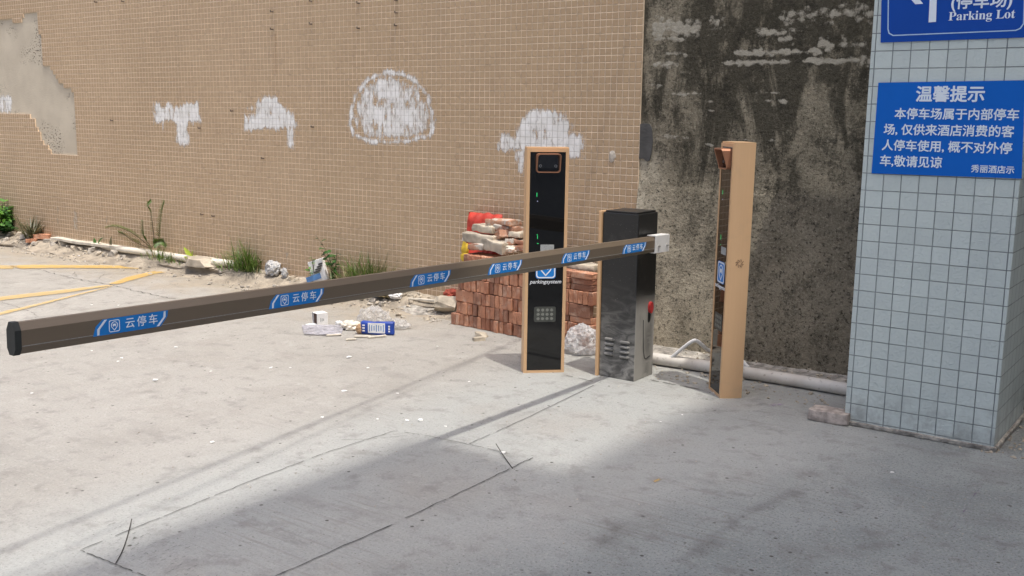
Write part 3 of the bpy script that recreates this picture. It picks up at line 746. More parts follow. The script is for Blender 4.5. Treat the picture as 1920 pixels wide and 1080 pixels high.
# ================================================================== BARRIER
cl, cc, crr = gp(1120, 705), gp(1188, 716), gp(1228, 705)
CX0, CX1, CY0, CY1, CH = cl.x, cc.x, cc.y, crr.y+.03, 1.012
gate = empty('barrier_gate', ((CX0+CX1)/2, (CY0+CY1)/2, 0), label='black barrier cabinet holding a long bronze arm across the lane', cat='barrier')
GO = Vector(gate.location)
bm = NB(); w, d = CX1-CX0, CY1-CY0
box(bm, (0, 0, CH/2), (w, d, CH), bevel=.005)
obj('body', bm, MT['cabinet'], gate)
bm = NB(); box(bm, (-w/2-.012, 0, CH/2+.003), (.020, d+.03, CH+.008), bevel=.004); obj('front_trim', bm, MT['bronze'], gate)
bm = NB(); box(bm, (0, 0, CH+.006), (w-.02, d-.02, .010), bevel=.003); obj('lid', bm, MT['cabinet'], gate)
MT['louv'] = plain('dusty_black_paint', (.24, .23, .21), .45, var=.3)
# louvres on the side towards the camera
def on_face(u, v): p = wp(u, v, CY0); return p-GO
for (u0, v0) in ((1140, 641.5), (1168.5, 648)):
    for r_ in range(4):
        for cc_ in range(1):
            p = on_face(u0+3-r_*.4, v0-6+r_*9.2)
            bm = NB(); n = 10
            for i in range(n+1):
                pass
            tube(bm, [(p.x-.031, -d/2+.004, p.z), (p.x-.024, -d/2-.004, p.z), (p.x+.024, -d/2-.004, p.z), (p.x+.031, -d/2+.004, p.z)], [.006, .0095, .0095, .006], 10)
            obj('louvre', bm, MT['louv'], gate, True)
            bm = NB(); box(bm, (p.x, -d/2-.0008, p.z-.0128), (.054, .002, .006)); obj('louvre_slot', bm, MT['blk'], gate)
# red key cover and slot on the arm side
kp = xp(1218, 576, CX1)-GO
bm = NB(); prism(bm, [(.022*math.cos(t)*(1 if abs(math.sin(t)) < .8 else .9), .036*math.sin(t)) for t in [2*math.pi*i/16 for i in range(16)]], w/2-.002, w/2+.016, lambda a, b, d_: Vector((d_, kp.y+a, kp.z+b)))
o = obj('key_cover', bm, MT['red'], gate)
bm = NB(); prism(bm, [(.016*math.cos(t), .026*math.sin(t)-(.02 if math.sin(t) < 0 else 0)) for t in [2*math.pi*i/16 for i in range(16)]], w/2-.002, w/2+.0015, lambda a, b, d_: Vector((d_, kp.y+a-.004, kp.z+b-.048))); obj('key_slot', bm, MT['blk'], gate)
bm = NB(); pts = [xp(u, v, CX1)-GO for u, v in ((1206, 600), (1206, 650), (1209, 672), (1218, 667))]; tube(bm, [Vector((w/2+.001, p.y, p.z)) for p in spline(pts, 6)], .0022, 6); obj('scrape_mark', bm, MT['blk'], gate)
# arm: octagonal tube along its run
AX = CX1+.055
def sec(s): return None
tip_c = xp(30, 637, AX+.022); root_c = xp(1232, 458, AX+.022)
AH, AW = .094, .044
tip = Vector((AX, tip_c.y, tip_c.z)); root = Vector((AX, root_c.y+.155, root_c.z + (root_c.z-tip_c.z)/(root_c.y-tip_c.y)*.155))
adir = (root-tip).normalized(); aup = Vector((0, -adir.z, adir.y)); aup = aup if aup.z > 0 else -aup
octo = [(-AW/2, -AH*.30), (-AW/2+.011, -AH/2), (AW/2-.011, -AH/2), (AW/2, -AH*.30), (AW/2, AH*.26), (AW/2-.013, AH/2), (-AW/2+.013, AH/2), (-AW/2, AH*.26)]
def apt(a, b, s): return tip + Vector((1, 0, 0))*a + aup*b + adir*s - GO
LEN = (root-tip).length
bm = NB(); prism(bm, octo, .012, LEN, apt); 
arm = obj('arm', bm, MT['armb'], gate)
bm = NB(); prism(bm, [(a*1.05, b*1.05) for a, b in octo], -.004, .016, apt); obj('end_cap', bm, MT['rubber'], arm)
bm = NB()
for b in (-AH*.24, ): prism(bm, [(AW/2-.001, b-.0007), (AW/2+.0006, b-.0007), (AW/2+.0006, b+.0007), (AW/2-.001, b+.0007)], .018, LEN-.05, apt)
obj('seam_line', bm, MT['soft'] if False else MT['grey'], arm)
txt = text_mesh('云停车', .036, bold=.0002, extrude=.0002, space=1.36)
def pin(bm, fr, s, y=0.):                              # rounded frame with a map pin and a little car, drawn in a plane
    def P(a, b, d): return fr @ Vector((a*s, b*s, d))
    def ringp(outer, inner):
        n = len(outer)
        for i in range(n): prism(bm, [outer[i], outer[(i+1) % n], inner[(i+1) % n], inner[i]], 0, .0007, P)
    def rr(h, r, k=4): return [(sx*(h-r)+r*math.cos(t), sy*(h-r)+r*math.sin(t)) for sx, sy, t0 in ((1, 1, 0), (-1, 1, 90), (-1, -1, 180), (1, -1, 270)) for t in [R(t0+90*i/k) for i in range(k+1)]]
    ringp(rr(.5, .16), rr(.44, .12))
    def drop(r): return [(r*math.cos(t), .06+r*math.sin(t)) for t in [R(-35+250*i/18) for i in range(19)]] + [(0, .06-r*1.5)]
    ringp(drop(.31), drop(.25))
    prism(bm, [(-.15, .0), (.15, .0), (.15, .10), (.09, .18), (-.09, .18), (-.15, .10)], 0, .0007, P)
    for sx in (-1, 1): prism(bm, [(sx*.10-.03, -.05), (sx*.10+.03, -.05), (sx*.10+.03, .01), (sx*.10-.03, .01)], 0, .0007, P)
for u, v in ((248, 607), (558, 560), (808, 521), (948, 499.5), (1080, 480.5), (1190, 463.5)):
    c = xp(u, v, AX+AW/2); s_ = (c-tip).dot(adir); cz_ = .001
    L2, H2 = .134, .0250
    fr = frame(apt(AW/2, -.002, s_), adir, aup, (1, 0, 0))
    bm = NB(); prism(bm, [(-L2-.004, -H2), (L2-.030, -H2), (L2-.004, H2*.2), (L2, H2), (-L2+.030, H2), (-L2+.006, H2*.2)], 0, .0008, lambda a, b, d_: fr @ Vector((a, b, d_)))
    dc = obj('sticker', bm, MT['decal_blue'], arm)
    bm = NB()
    for sg in (-1, 1):
        def E_(a, b): return (sg*a, sg*b)
        prism(bm, [E_(-L2+.010, -H2*.92), E_(-L2+.017, -H2*.92), E_(-L2+.019, -H2*.2), E_(-L2+.045, H2*.92), E_(-L2+.036, H2*.92), E_(-L2+.0105, -H2*.2)], .0008, .0014, lambda a, b, d_: fr @ Vector((a, b, d_)))
    merge(bm, txt, fr @ Matrix.Translation((.034, 0, .0010)))
    pin(bm, fr @ Matrix.Translation((-.064, 0, .0008)), .038)
    obj('lettering', bm, MT['sky'], dc)
bpy.data.meshes.remove(txt)
# white clamp that bolts the arm to the shaft, and the hub behind it
bm = NB(); s0, s1 = LEN-.185, LEN-.012
def chan(a0, a1, b0, b1):
    prism(bm, [(a0, b0), (a1, b0), (a1, b1), (a0, b1)], s0, s1, apt)
chan(AW/2+.001, AW/2+.006, -AH/2-.004, AH/2+.004); chan(-AW/2-.008, AW/2+.001, AH/2+.001, AH/2+.0055); chan(-AW/2-.008, AW/2+.001, -AH/2-.0055, -AH/2-.001)
clamp = obj('clamp', bm, MT['white'], gate)
for s_, b in ((s0+.040, -.012), (s1-.030, -.012)):
    bm = NB(); tube(bm, [apt(AW/2+.004, b, s_), apt(AW/2+.012, b, s_)], .0075, 8); tube(bm, [apt(AW/2+.009, b, s_), apt(AW/2+.018, b, s_)], .0045, 8); obj('bolt', bm, MT['steel'], clamp)
bm = NB(); hc = apt(0, 0, (s0+s1)/2); tube(bm, [(w/2-.004, hc.y, hc.z), (w/2+.035, hc.y, hc.z)], .036, 20); obj('hub', bm, MT['steel'], gate, True)

# ================================================================== KIOSK POSTS
def rounded(hw, hh, r, k=4): return [(sx*(hw-r)+r*math.cos(t), sy*(hh-r)+r*math.sin(t)) for sx, sy, t0 in ((1, 1, 0), (-1, 1, 90), (-1, -1, 180), (1, -1, 270)) for t in [R(t0+90*i/k) for i in range(k+1)]]
def kiosk(origin, right, W_, H_, lean, D_, **k):
    """origin: foot of the left front edge as one faces the glass; right: ground direction along the glass"""
    right = Vector((right[0], right[1], 0)).normalized(); back = Vector((-right.y, right.x, 0))
    e = empty('kiosk_post', origin, **k)
    def P(a, b, c): return right*a + back*b + Vector((0, 0, c)) + (right*lean[0]+back*lean[1])*c
    # profile: flat front, gently bowed flanks
    def flank(sgn): return [((W_ if sgn > 0 else 0) + sgn*(.005*math.sin(math.pi*t)), D_*t) for t in [i/6 for i in range(7)]]
    pf = [(0.0, 0), (W_, 0)] + flank(1)[1:-1] + [(W_, D_), (0, D_)] + flank(-1)[1:-1][::-1]
    bm = NB(); prism(bm, pf, 0, H_, lambda a, b, c: P(a, b, c)); obj('housing', bm, MT['bronze'], e)
    bm = NB(); prism(bm, [(a, b) for a, b in pf], H_+.0005, H_+.008, lambda a, b, c: P(a, b, c)); obj('top_cap', bm, MT['bronze'], e)
    B_ = .020
    def F(a, z, out=0.): return P(a, -out, z)
    bm = NB(); prism(bm, [(B_, B_*.8), (W_-B_, B_*.8), (W_-B_, H_-B_), (B_, H_-B_)], .0005, .004, lambda a, b, d_: F(a, b, d_)); gl = obj('glass_panel', bm, MT['glass'], e)
    bm = NB()
    for a0, a1, z0, z1 in ((0, B_-.0005, 0, H_), (W_-B_+.0005, W_, 0, H_), (B_, W_-B_, 0, B_*.8-.0005), (B_, W_-B_, H_-B_+.0005, H_)): prism(bm, [(a0, z0), (a1, z0), (a1, z1), (a0, z1)], .0004, .007, lambda a, b, d_: F(a, b, d_))
    obj('panel_frame', bm, MT['bronze'], e)
    cxm = W_/2
    # camera window, hooded
    zc = H_-.085
    bm = NB(); ou = rounded(.074, .058, .018); inn = rounded(.067, .051, .014); n = len(ou)
    for i in range(n):
        a, b, c_, d_ = ou[i], ou[(i+1) % n], inn[(i+1) % n], inn[i]
        dep = lambda q_: .030 + .030*max(0, min(1, (q_[1]+.03)/.08))
        vs8 = [bm.verts.new(F(cxm+q_[0], zc+q_[1], .004)) for q_ in (a, b, c_, d_)] + [bm.verts.new(F(cxm+q_[0], zc+q_[1], dep(q_))) for q_ in (a, b, c_, d_)]
        for f in ((4, 5, 6, 7), (0, 1, 5, 4), (3, 2, 6, 7)): bm.faces.new([vs8[j] for j in f])
    bmesh.ops.recalc_face_normals(bm, faces=bm.faces[:]); hood = obj('camera_hood', bm, MT['copper'], e)
    bm = NB(); prism(bm, [(cxm+a, zc+.008+b) for a, b in rounded(.064, .040, .008)], .0042, .009, lambda a, b, d_: F(a, b, d_)); obj('camera_window', bm, MT['lens'], hood)
    for sx in (-1, 1):
        bm = NB(); n = 14
        for rr_, d0, d1 in ((.0085, .0092, .012),): 
            o_ = [(rr_*math.cos(2*math.pi*i/n), rr_*math.sin(2*math.pi*i/n)) for i in range(n)]; i_ = [(x*.62, y*.62) for x, y in o_]
            for i in range(n): prism(bm, [(cxm+sx*.047+a, zc-.018+b) for a, b in (o_[i], o_[(i+1) % n], i_[(i+1) % n], i_[i])], d0, d1, lambda a, b, d_: F(a, b, d_))
        obj('lamp_ring', bm, MT['steel'], hood)
    # display specks, sticker, emblem, wording, speaker
    for (a, z, ww, hh, mm) in ((.062, H_-.288, .004, .024, 'led'), (.066, H_-.318, .005, .005, 'ledw'), (.068, H_-.522, .005, .005, 'led'), (.071, H_-.544, .0035, .020, 'led'), (.071, H_-.575, .009, .004, 'led')):
        bm = NB(); prism(bm, [(a, z), (a+ww, z), (a+ww, z+hh), (a, z+hh)], .0042, .0048, lambda a_, b, d_: F(a_, b, d_)); obj('indicator', bm, MT[mm], gl)
    bm = NB(); z = H_-.602; prism(bm, [(.092, z-.020), (.176, z-.020), (.176, z+.022), (.092, z+.022)], .0042, .0050, lambda a_, b, d_: F(a_, b, d_)); obj('type_plate', bm, MT['grey'], gl)
    def Fr(a, z): return frame(F(a, z, .0042), right, Vector((0, 0, 1))+right*lean[0]+back*lean[1], -back)
    ze = H_-.728
    bm = NB(); fr = Fr(cxm, ze); prism(bm, rounded(.062, .062, .016), 0, .0008, lambda a, b, d_: fr @ Vector((a, b, d_))); em = obj('emblem', bm, MT['decal_blue'], gl)
    bm = NB(); pin(bm, fr @ Matrix.Translation((0, 0, .0008)), .118); obj('emblem_mark', bm, MT['ltr'], em)
    me = text_mesh('parkingsystem', .0325, bold=.0004, extrude=.0003, shear=.25, space=1.04); bm = NB(); merge(bm, me, Fr(cxm, ze-.082) @ Matrix.Translation((0, 0, .0005))); bpy.data.meshes.remove(me); obj('lettering', bm, MT['ltr'], gl)
    zs = ze-.285
    bm = NB(); fr2 = Fr(cxm, zs); prism(bm, rounded(.068, .048, .012), 0, .0012, lambda a, b, d_: fr2 @ Vector((a, b, d_))); sp = obj('speaker_plate', bm, MT['spk'], gl)
    bm = NB()
    for i in range(4):
        for j in range(3): prism(bm, [(-.042+.028*i+.0095*math.cos(t), -.027+.027*j+.0095*math.sin(t)) for t in [2*math.pi*q_/12 for q_ in range(12)]], .0012, .0022, lambda a, b, d_: fr2 @ Vector((a, b, d_)))
    obj('speaker_holes', bm, MT['spkh'], sp)
    # swirl of vent slots on both flanks
    zv = H_-.66
    for sgn, a0 in ((1, W_), (-1, 0)):
        bm = NB()
        for i in range(8):
            t0 = 2*math.pi*i/8; arc = [(r_, t0+.55*(r_-.009)/.018*1.2) for r_ in (.009, .013, .018, .024)]
            L_ = [(r_*math.cos(t)-.0016*math.sin(t), r_*math.sin(t)+.0016*math.cos(t)) for r_, t in arc] + [(r_*math.cos(t)+.0016*math.sin(t), r_*math.sin(t)-.0016*math.cos(t)) for r_, t in arc[::-1]]
            prism(bm, L_, -.002, .0012, lambda a, b, d_: P(a0+sgn*(d_+.0052), D_*.52+a, zv+b))
        obj('vent_swirl', bm, MT['ventd'], e)
    return e
MT['spk'] = plain('speaker_plate_grey', (.055, .058, .05), .45, var=.15); MT['spkh'] = plain('speaker_perforation', (.20, .205, .18), .5, var=.25, scale=200.); MT['ventd'] = plain('vent_slot_brown', (.14, .075, .04), .8, var=.1)
pl, pr = gp(981, 699), gp(1057, 697.5)
kiosk(pl, (pr-pl), (pr-pl).length, 1.383, (.004, 0), .105, label='bronze kiosk post facing the camera in front of the brick pile', cat='kiosk post')
pc, pq = gp(1352, 747), gp(1391, 747)
sd = (pq-pc).normalized(); D2 = (pq-pc).length
o2 = gp(1330.5, 728); rgt = pc-o2; W2 = rgt.length; rgt.normalize()
kiosk(o2, rgt, W2, 1.440, (.012, .004), D2, label='bronze kiosk post seen from its flank beside the pillar', cat='kiosk post')

# ================================================================== LOOSE THINGS
from mathutils.bvhtree import BVHTree
BV = []
for n_ in ('dirt_bank', 'grit_bank'):
    m_ = bpy.data.objects[n_].data; BV.append(BVHTree.FromPolygons([v.co.copy() for v in m_.vertices], [tuple(p.vertices) for p in m_.polygons]))
def top(x, y):                                         # height of the dirt or the ground below a point
    z = 0.
    for b in BV:
        h = b.ray_cast(Vector((x, y, 3)), Vector((0, 0, -1)))
        if h[0] is not None: z = max(z, h[0].z)
    return z
def hit(u, v):                                         # where the photo pixel meets the ground or the dirt
    d = Vector(ray(u, v)).normalized(); best = gp(u, v); bd = (best-Vector(EYEP)).length
    for b in BV:
        h = b.ray_cast(Vector(EYEP), d)
        if h[0] is not None and h[3] < bd: best, bd = h[0], h[3]
    if best.y > YW-.05:
        best = wp(u, v, YW-.05); best.z = max(0, top(best.x, best.y))
    return best
def scale_at(p): return F_PX/float(np.dot(np.array(p)-EYEP, fw))   # pixels per metre there

def lump(size, seed, amp=.25, freq=3., sub=3, flat=False):
    bm = NB(); bmesh.ops.create_icosphere(bm, subdivisions=sub, radius=.5)
    o = Vector((seed*3.1, seed*1.7, seed*.9))
    for v in bm.verts:
        n = v.co.normalized(); k = 1+amp*mnoise.fractal(n*freq*.6+o, .8, 2., 4)
        v.co = Vector((n.x*size[0], n.y*size[1], n.z*size[2]))*.5*k
        if flat and v.co.z < -size[2]*.3: v.co.z = -size[2]*.3
    zmin = min(v.co.z for v in bm.verts)
    for v in bm.verts: v.co.z -= zmin
    return bm
def angular(size, seed, cuts=7):                       # broken stone: a box with random planes cut off
    bm = NB(); box(bm, (0, 0, 0), size); rr_ = random.Random(seed)
    for _ in range(cuts):
        n = Vector((rr_.uniform(-1, 1), rr_.uniform(-1, 1), rr_.uniform(-.7, 1))).normalized()
        ext = sum(abs(n[i])*size[i]/2 for i in range(3)); co = n*ext*rr_.uniform(.52, .78)
        r_ = bmesh.ops.bisect_plane(bm, geom=bm.verts[:]+bm.edges[:]+bm.faces[:], plane_co=co, plane_no=n, clear_outer=True)
        ed = [e for e in r_['geom_cut'] if isinstance(e, bmesh.types.BMEdge)]
        if len(ed) >= 3: bmesh.ops.edgeloop_fill(bm, edges=ed)
    bmesh.ops.triangulate(bm, faces=bm.faces[:]); bmesh.ops.subdivide_edges(bm, edges=bm.edges[:], cuts=1)
    for v in bm.verts: v.co += Vector((rr_.uniform(-1, 1), rr_.uniform(-1, 1), rr_.uniform(-1, 1)))*min(size)*.035
    zmin = min(v.co.z for v in bm.verts)
    for v in bm.verts: v.co.z -= zmin
    bmesh.ops.recalc_face_normals(bm, faces=bm.faces[:])
    return bm
def put(o, x, y, z=None, rz=0., sink=.0):
    o.location = (x, y, (top(x, y) if z is None else z)-sink); o.rotation_euler.z = rz; return o

# ---- bricks
BW, BHt, BL = .0398, .0882, .182
def brick_mesh(seed, sx=BW, sy=BL, sz=BHt):
    rr_ = random.Random(seed); bm = NB(); box(bm, (0, 0, 0), (sx, sy, sz), bevel=.0042, seg=2)
    bmesh.ops.subdivide_edges(bm, edges=[e for e in bm.edges if e.calc_length() > .03], cuts=2, use_grid_fill=True)
    o = Vector((seed*2.3, seed, 0))
    for v in bm.verts:
        n = mnoise.noise_vector(v.co*22+o); v.co += n*.0032
        if rr_.random() < .04: v.co *= .97
    me = bpy.data.meshes.new('brick'); bm.to_mesh(me); bm.free(); me.materials.append(MT['brick']); return me
bmesh_pool = [brick_mesh(k) for k in range(7)]
ORD = ['first', 'second', 'third', 'fourth', 'fifth', 'sixth', 'seventh', 'eighth', 'ninth', 'tenth', 'eleventh', 'twelfth', 'thirteenth', 'fourteenth', 'fifteenth', 'sixteenth', 'seventeenth', 'eighteenth', 'nineteenth', 'twentieth']
CRS = ['bottom', 'second', 'third', 'fourth', 'fifth', 'top']
pa, pb = gp(847, 607), gp(982, 634.5)
bdir = (pb-pa); bdir.z = 0; bdir.normalize(); bback = Vector((-bdir.y, bdir.x, 0)); brz = math.atan2(bdir.y, bdir.x)
def brick(me, along, depth, z, rz=0., label='', tilt=(0, 0), jit=1., group='bricks stacked against the wall'):
    o = bpy.data.objects.new('brick', me); COL.objects.link(o)
    p = pa + bdir*along + bback*depth
    o.location = (p.x+random.uniform(-.001, .001)*jit, p.y, z)
    o.rotation_euler = (tilt[0], tilt[1], brz+rz+random.uniform(-.022, .022)*jit)
    return tag(o, label, 'brick', group)
start = [0, 1, 1, 2, 2.4, 3.2]
PITCHB = .0449; CH_ = .0918
for c in range(6):
    a = start[c]*PITCHB*.82 + random.uniform(0, .006); k = 0; z = c*CH_+BHt/2+.001; end = .805 if c < 5 else .72
    while a < end:
        if c == 2 and k == 0:
            brick(bmesh_pool[0], a+BL/2, BW/2+.001, z, math.pi/2, f'long side of a dark brick at the left end of the {CRS[c]} course'); a += BL+.003; k += 1; continue
        gap = random.uniform(.0030, .0070)
        brick(random.choice(bmesh_pool), a+BW/2, BL/2+random.uniform(-.012, .010), z+random.uniform(-.001, .001), 0,
              f'red brick on edge in the {CRS[c]} course of the pile, {ORD[min(k, 19)]} from its left end', tilt=(0, random.uniform(-.02, .02)))
        a += BW+gap; k += 1
# part of the pile between the kiosk post and the cabinet
A0, A1 = .95, 1.335
def course(z, h, kind, word, n0=0):
    a = A0; k = 0
    while a < A1-.02:
        if kind == 'edge':
            if a+BW > A1+.01: break
            brick(random.choice(bmesh_pool), a+BW/2, BL/2+random.uniform(-.006, .006), z+BHt/2, 0, f'red brick on edge between kiosk post and cabinet, {word} course, {ORD[k]} from left', tilt=(0, random.uniform(-.02, .02))); a += BW+.0042
        elif kind == 'long':
            brick(random.choice(bmesh_pool), a+BL/2, BW/2, z+BHt/2, math.pi/2, f'long sided dark brick between kiosk post and cabinet, {word} course, {ORD[k]} from left'); a += BL+.006
        else:
            brick(random.choice(bmesh_pool), a+BL/2, BHt/2+random.uniform(0, .01), z+BW/2, math.pi/2, f'brick laid flat between kiosk post and cabinet, {word} course, {ORD[k]} from left', tilt=(0, math.pi/2)); a += BL+.012
        k += 1
zz = .001
for kind, word in (('edge', 'bottom'), ('edge', 'second'), ('flat', 'third'), ('long', 'fourth'), ('edge', 'fifth'), ('flat', 'sixth'), ('flat', 'seventh'), ('flat', 'eighth')):
    h = BW+.0014 if kind == 'flat' else CH_
    course(zz, h, kind, word); zz += h
for k in range(3): brick(bmesh_pool[k], .90+.002*k, BL/2, .001+CH_*k+BHt/2, 0, f'brick mostly hidden behind the kiosk post, {CRS[k]} course')
for k in range(3, 6): brick(bmesh_pool[k], .90, BL/2, .001+CH_*k+BHt/2, 0, f'brick mostly hidden behind the kiosk post, {CRS[k]} course')
# loose, mortar crusted bricks thrown on top
def loose(u0, u1, v0, v1, y, sd, label, mat='brickm', rz=0., tilt=(0, 0), ln=None, deep=.12):
    p = wp((u0+u1)/2, (v0+v1)/2, y); s = scale_at(p)
    L_ = ln or (u1-u0)/s/.80; H_ = max(.035, (v1-v0)/s*.86)
    bm = NB(); box(bm, (0, 0, 0), (L_, deep, H_), bevel=.006, seg=2)
    bmesh.ops.subdivide_edges(bm, edges=[e for e in bm.edges if e.calc_length() > .03], cuts=4, use_grid_fill=True)
    o_ = Vector((sd*4.4, sd, 1))
    for v in bm.verts: v.co += mnoise.noise_vector(v.co*13+o_)*.013 + mnoise.noise_vector(v.co*45+o_)*.004
    o = obj('loose_brick', bm, MT[mat], None, True, label=label, cat='brick', group='loose bricks on top of the pile')
    o.location = p; o.rotation_euler = (tilt[0], tilt[1], brz+rz); return o
loose(886, 912, 455, 468, 6.00, 1, 'squarish brick end under the wide whitish slab on the pile', rz=.1)
loose(909, 958, 448, 472, 5.99, 2, 'big grey crusted lump at the front of the loose bricks', 'slab', -.15, (.05, .10))
loose(875, 932, 437, 456, 6.02, 3, 'wide whitish crusted brick sticking out to the left', 'slab', .12, (0, .03))
loose(952, 968, 446, 460, 6.02, 4, 'small pale brick end right of the grey lump', 'brickm', .3)
loose(967, 990, 447, 458, 6.05, 5, 'reddish brick end nearest the kiosk post, low', 'brickm', .1)
loose(966, 992, 458, 470, 6.02, 14, 'flat pale brick beside the white rag', 'brickm', .05)
loose(934, 959, 432, 451, 6.05, 6, 'tilted red brown brick in the middle of the loose heap', 'brickm', -.5, (0, -.45))
loose(963, 984, 433, 445, 6.07, 7, 'rounded white crusted brick end by the kiosk post', 'slab', .1)
loose(893, 936, 421, 436, 6.07, 8, 'long grey brick second from the top of the heap', 'slab', -.1, (0, .04))
loose(932, 960, 420, 434, 6.09, 9, 'pinkish brick lying behind the long grey one', 'brickm', .2, (0, .12))
loose(960, 976, 424, 436, 6.10, 10, 'small red brick end high beside the kiosk post', 'brickm', -.1)
loose(915, 971, 410, 423, 6.10, 11, 'topmost whitish brick lying across the heap', 'brickm', -.08, (0, -.06))
loose(1060, 1122, 492, 504, 6.00, 12, 'flat grey crusted brick on the stack beside the cabinet', 'slab', .05, (0, .02))
loose(990, 1060, 470, 500, 6.0, 13, 'crusted bricks lump hidden behind the kiosk post', 'brickm')
def faceted(size, seed, n=3, jit=.13):                # crumpled film: irregular flat facets
    bm = NB(); bmesh.ops.create_icosphere(bm, subdivisions=n, radius=.5); rr_ = random.Random(seed)
    for v in bm.verts:
        d_ = v.co.normalized(); k = 1+.28*mnoise.noise(d_*2.2+Vector((seed, 0, 0)))+rr_.uniform(-jit, jit)
        v.co = Vector((d_.x*size[0], d_.y*size[1], d_.z*size[2]))*.5*k + mnoise.noise_vector(d_*5+Vector((0, seed, 0)))*min(size)*.10
    zm = sorted(v.co.z for v in bm.verts)[len(bm.verts)//12]
    for v in bm.verts: v.co.z = max(v.co.z, zm)-zm
    return bm
def crumple(name, u, v, size, seed, mat, label, cat, y=None, amp=.6, freq=6., rz=0., sub=4, group=None, z=None):
    bm = faceted(size, seed, 4 if sub > 4 else 3, .07 if sub > 4 else .12) if (mat.startswith('film') or name in ('tissue', 'newspaper', 'wrapper', 'rag')) else lump(size, seed, amp, freq, sub); o = obj(name, bm, MT[mat], None, False, label=label, cat=cat, group=group)
    p = hit(u, v) if y is None else wp(u, v, y)
    o.location = p; o.rotation_euler.z = rz; return o
crumple('rag', 959, 473, (.10, .08, .06), 31, 'tissue', 'dirty white rag dropped on the brick pile', 'rag', 5.97)

# ---- red sack behind the bricks, red bundle
def sack(name, u0, u1, v0, v1, y, mat, label, thick=.07, seed=1.):
    a = wp(u0, v0, y); b = wp(u1, v1, y); w_, h_ = b.x-a.x, a.z-b.z
    e = empty(name, ((a.x+b.x)/2, y, b.z), label=label, cat='sack')
    bm = NB(); n, m = 22, 26
    for sgn in (1, -1):
        g_ = [[None]*(n+1) for _ in range(m+1)]
        for j in range(m+1):
            for i in range(n+1):
                x_, z_ = i/n-.5, j/m; ed = max(0, 1-(2*abs(x_))**6)*max(0, 1-(abs(2*z_-1))**10)
                nn = mnoise.fractal(Vector((x_*5+seed, z_*5, sgn*.3)), .8, 2., 4)*.022
                g_[j][i] = bm.verts.new((x_*w_*(1-.06*z_)+.01*mnoise.noise(Vector((z_*5, seed, 0))), -sgn*(thick/2*ed**.5)+nn*ed**.3 + .06*z_, z_*h_+.012*mnoise.noise(Vector((x_*6, seed, 4)))*z_))
        for j in range(m):
            for i in range(n): bm.faces.new((g_[j][i], g_[j][i+1], g_[j+1][i+1], g_[j+1][i]))
    bmesh.ops.remove_doubles(bm, verts=bm.verts[:], dist=.002); bmesh.ops.recalc_face_normals(bm, faces=bm.faces[:])
    obj('bag_cloth', bm, MT[mat], e, True)
    return e, w_, h_
e, w_, h_ = sack('red_sack', 868, 934, 398, 540, 6.16, 'sack', 'red printed sack leaning on the wall behind the brick pile')
for (x_, z_, rx, rz_, mt) in ((-.40, .50, .035, .05, 'yellow'), (-.40, .64, .03, .028, 'paper'), (-.36, .36, .05, .04, 'yellow')):
    bm = lump((rx*2, .03, rz_*2), x_*9, .35, 3., 3); o = obj('printed_mark', bm, MT[mt], e, True); o.location = (x_*w_, -.046+.06*z_, z_*h_-rz_)
crumple('cloth_bundle', 849, 551, (.16, .12, .10), 12, 'cloth', 'rust red cloth bundle on the grit left of the bricks', 'cloth', amp=.25, freq=4.)

# ---- clear bag between the post and the cabinet
crumple('plastic_bag', 1090, 662, (.23, .20, .21), 5, 'film2', 'crumpled clear plastic bag between kiosk post and cabinet', 'plastic bag', amp=.30, freq=4.2, sub=5)

# ---- pipes, plank
def pipe(name, px, rad, z, mat, label, sm=6, rise=None, z_list=None):
    pts = []
    for i, (u, v) in enumerate(px):
        zz_ = z_list[i] if z_list else z
        pts.append(gp(u, v, zz_))
    o0 = pts[0].copy(); bm = NB(); tube(bm, [p-o0 for p in spline(pts, sm)], rad, 14)
    o = obj(name, bm, MT[mat], None, True, label=label, cat='pipe'); o.location = o0; return o
def hitz(px, rad):
    return [hit(u, v+2).z+rad*.95 for u, v in px]
L1 = [(108, 446), (150, 453), (206, 464), (250, 470), (300, 477), (352, 485)]
pipe('drain_pipe', L1, .034, 0, 'pvc', 'long dirty cream drain pipe along the left foot of the tiled wall', z_list=hitz(L1, .034))
L2 = [(398, 491), (440, 495), (490, 502), (540, 509), (600, 518), (640, 524)]
pipe('drain_pipe', L2, .034, 0, 'pvc', 'cream drain pipe between the grass clump and the blue carton', z_list=hitz(L2, .034))
Rp = [(1225, 672), (1300, 683), (1400, 699), (1500, 715), (1600, 732)]
pipe('drain_pipe', Rp, .037, .040, 'pvc2', 'thick white drain pipe behind the cabinet running to the pillar')
pts = [gp(1258, 672, .06), gp(1275, 657, .12), gp(1296, 641, .185), gp(1306, 639, .192), gp(1318, 648, .155), gp(1330, 657, .11), gp(1362, 662, .08), gp(1388, 674, .07), gp(1398, 684, .055), gp(1404, 690, .045)]
o0 = pts[0].copy(); bm = NB(); tube(bm, [p-o0 for p in spline(pts, 5)], .012, 10)
o = obj('conduit', bm, MT['white'], None, True, label='thin white bent conduit rising over the thick drain pipe', cat='conduit'); o.location = o0
def plank(name, a, b, w_, t_, mat, label, cat):
    d_ = b-a; bm = NB(); box(bm, (d_.length/2, 0, 0), (d_.length, w_, t_), bevel=.003, seg=1)
    bmesh.ops.subdivide_edges(bm, edges=[e_ for e_ in bm.edges if e_.calc_length() > .3], cuts=14, use_grid_fill=True)
    for v in bm.verts: v.co.z += .008*mnoise.noise(v.co*3); v.co.y += .006*mnoise.noise(v.co*5+Vector((3, 0, 0)))
    o = obj(name, bm, MT[mat], None, label=label, cat=cat); o.location = a; o.rotation_mode = 'QUATERNION'
    o.rotation_quaternion = d_.to_track_quat('X', 'Z'); return o
pA, pB = hit(100, 437), hit(248, 466)
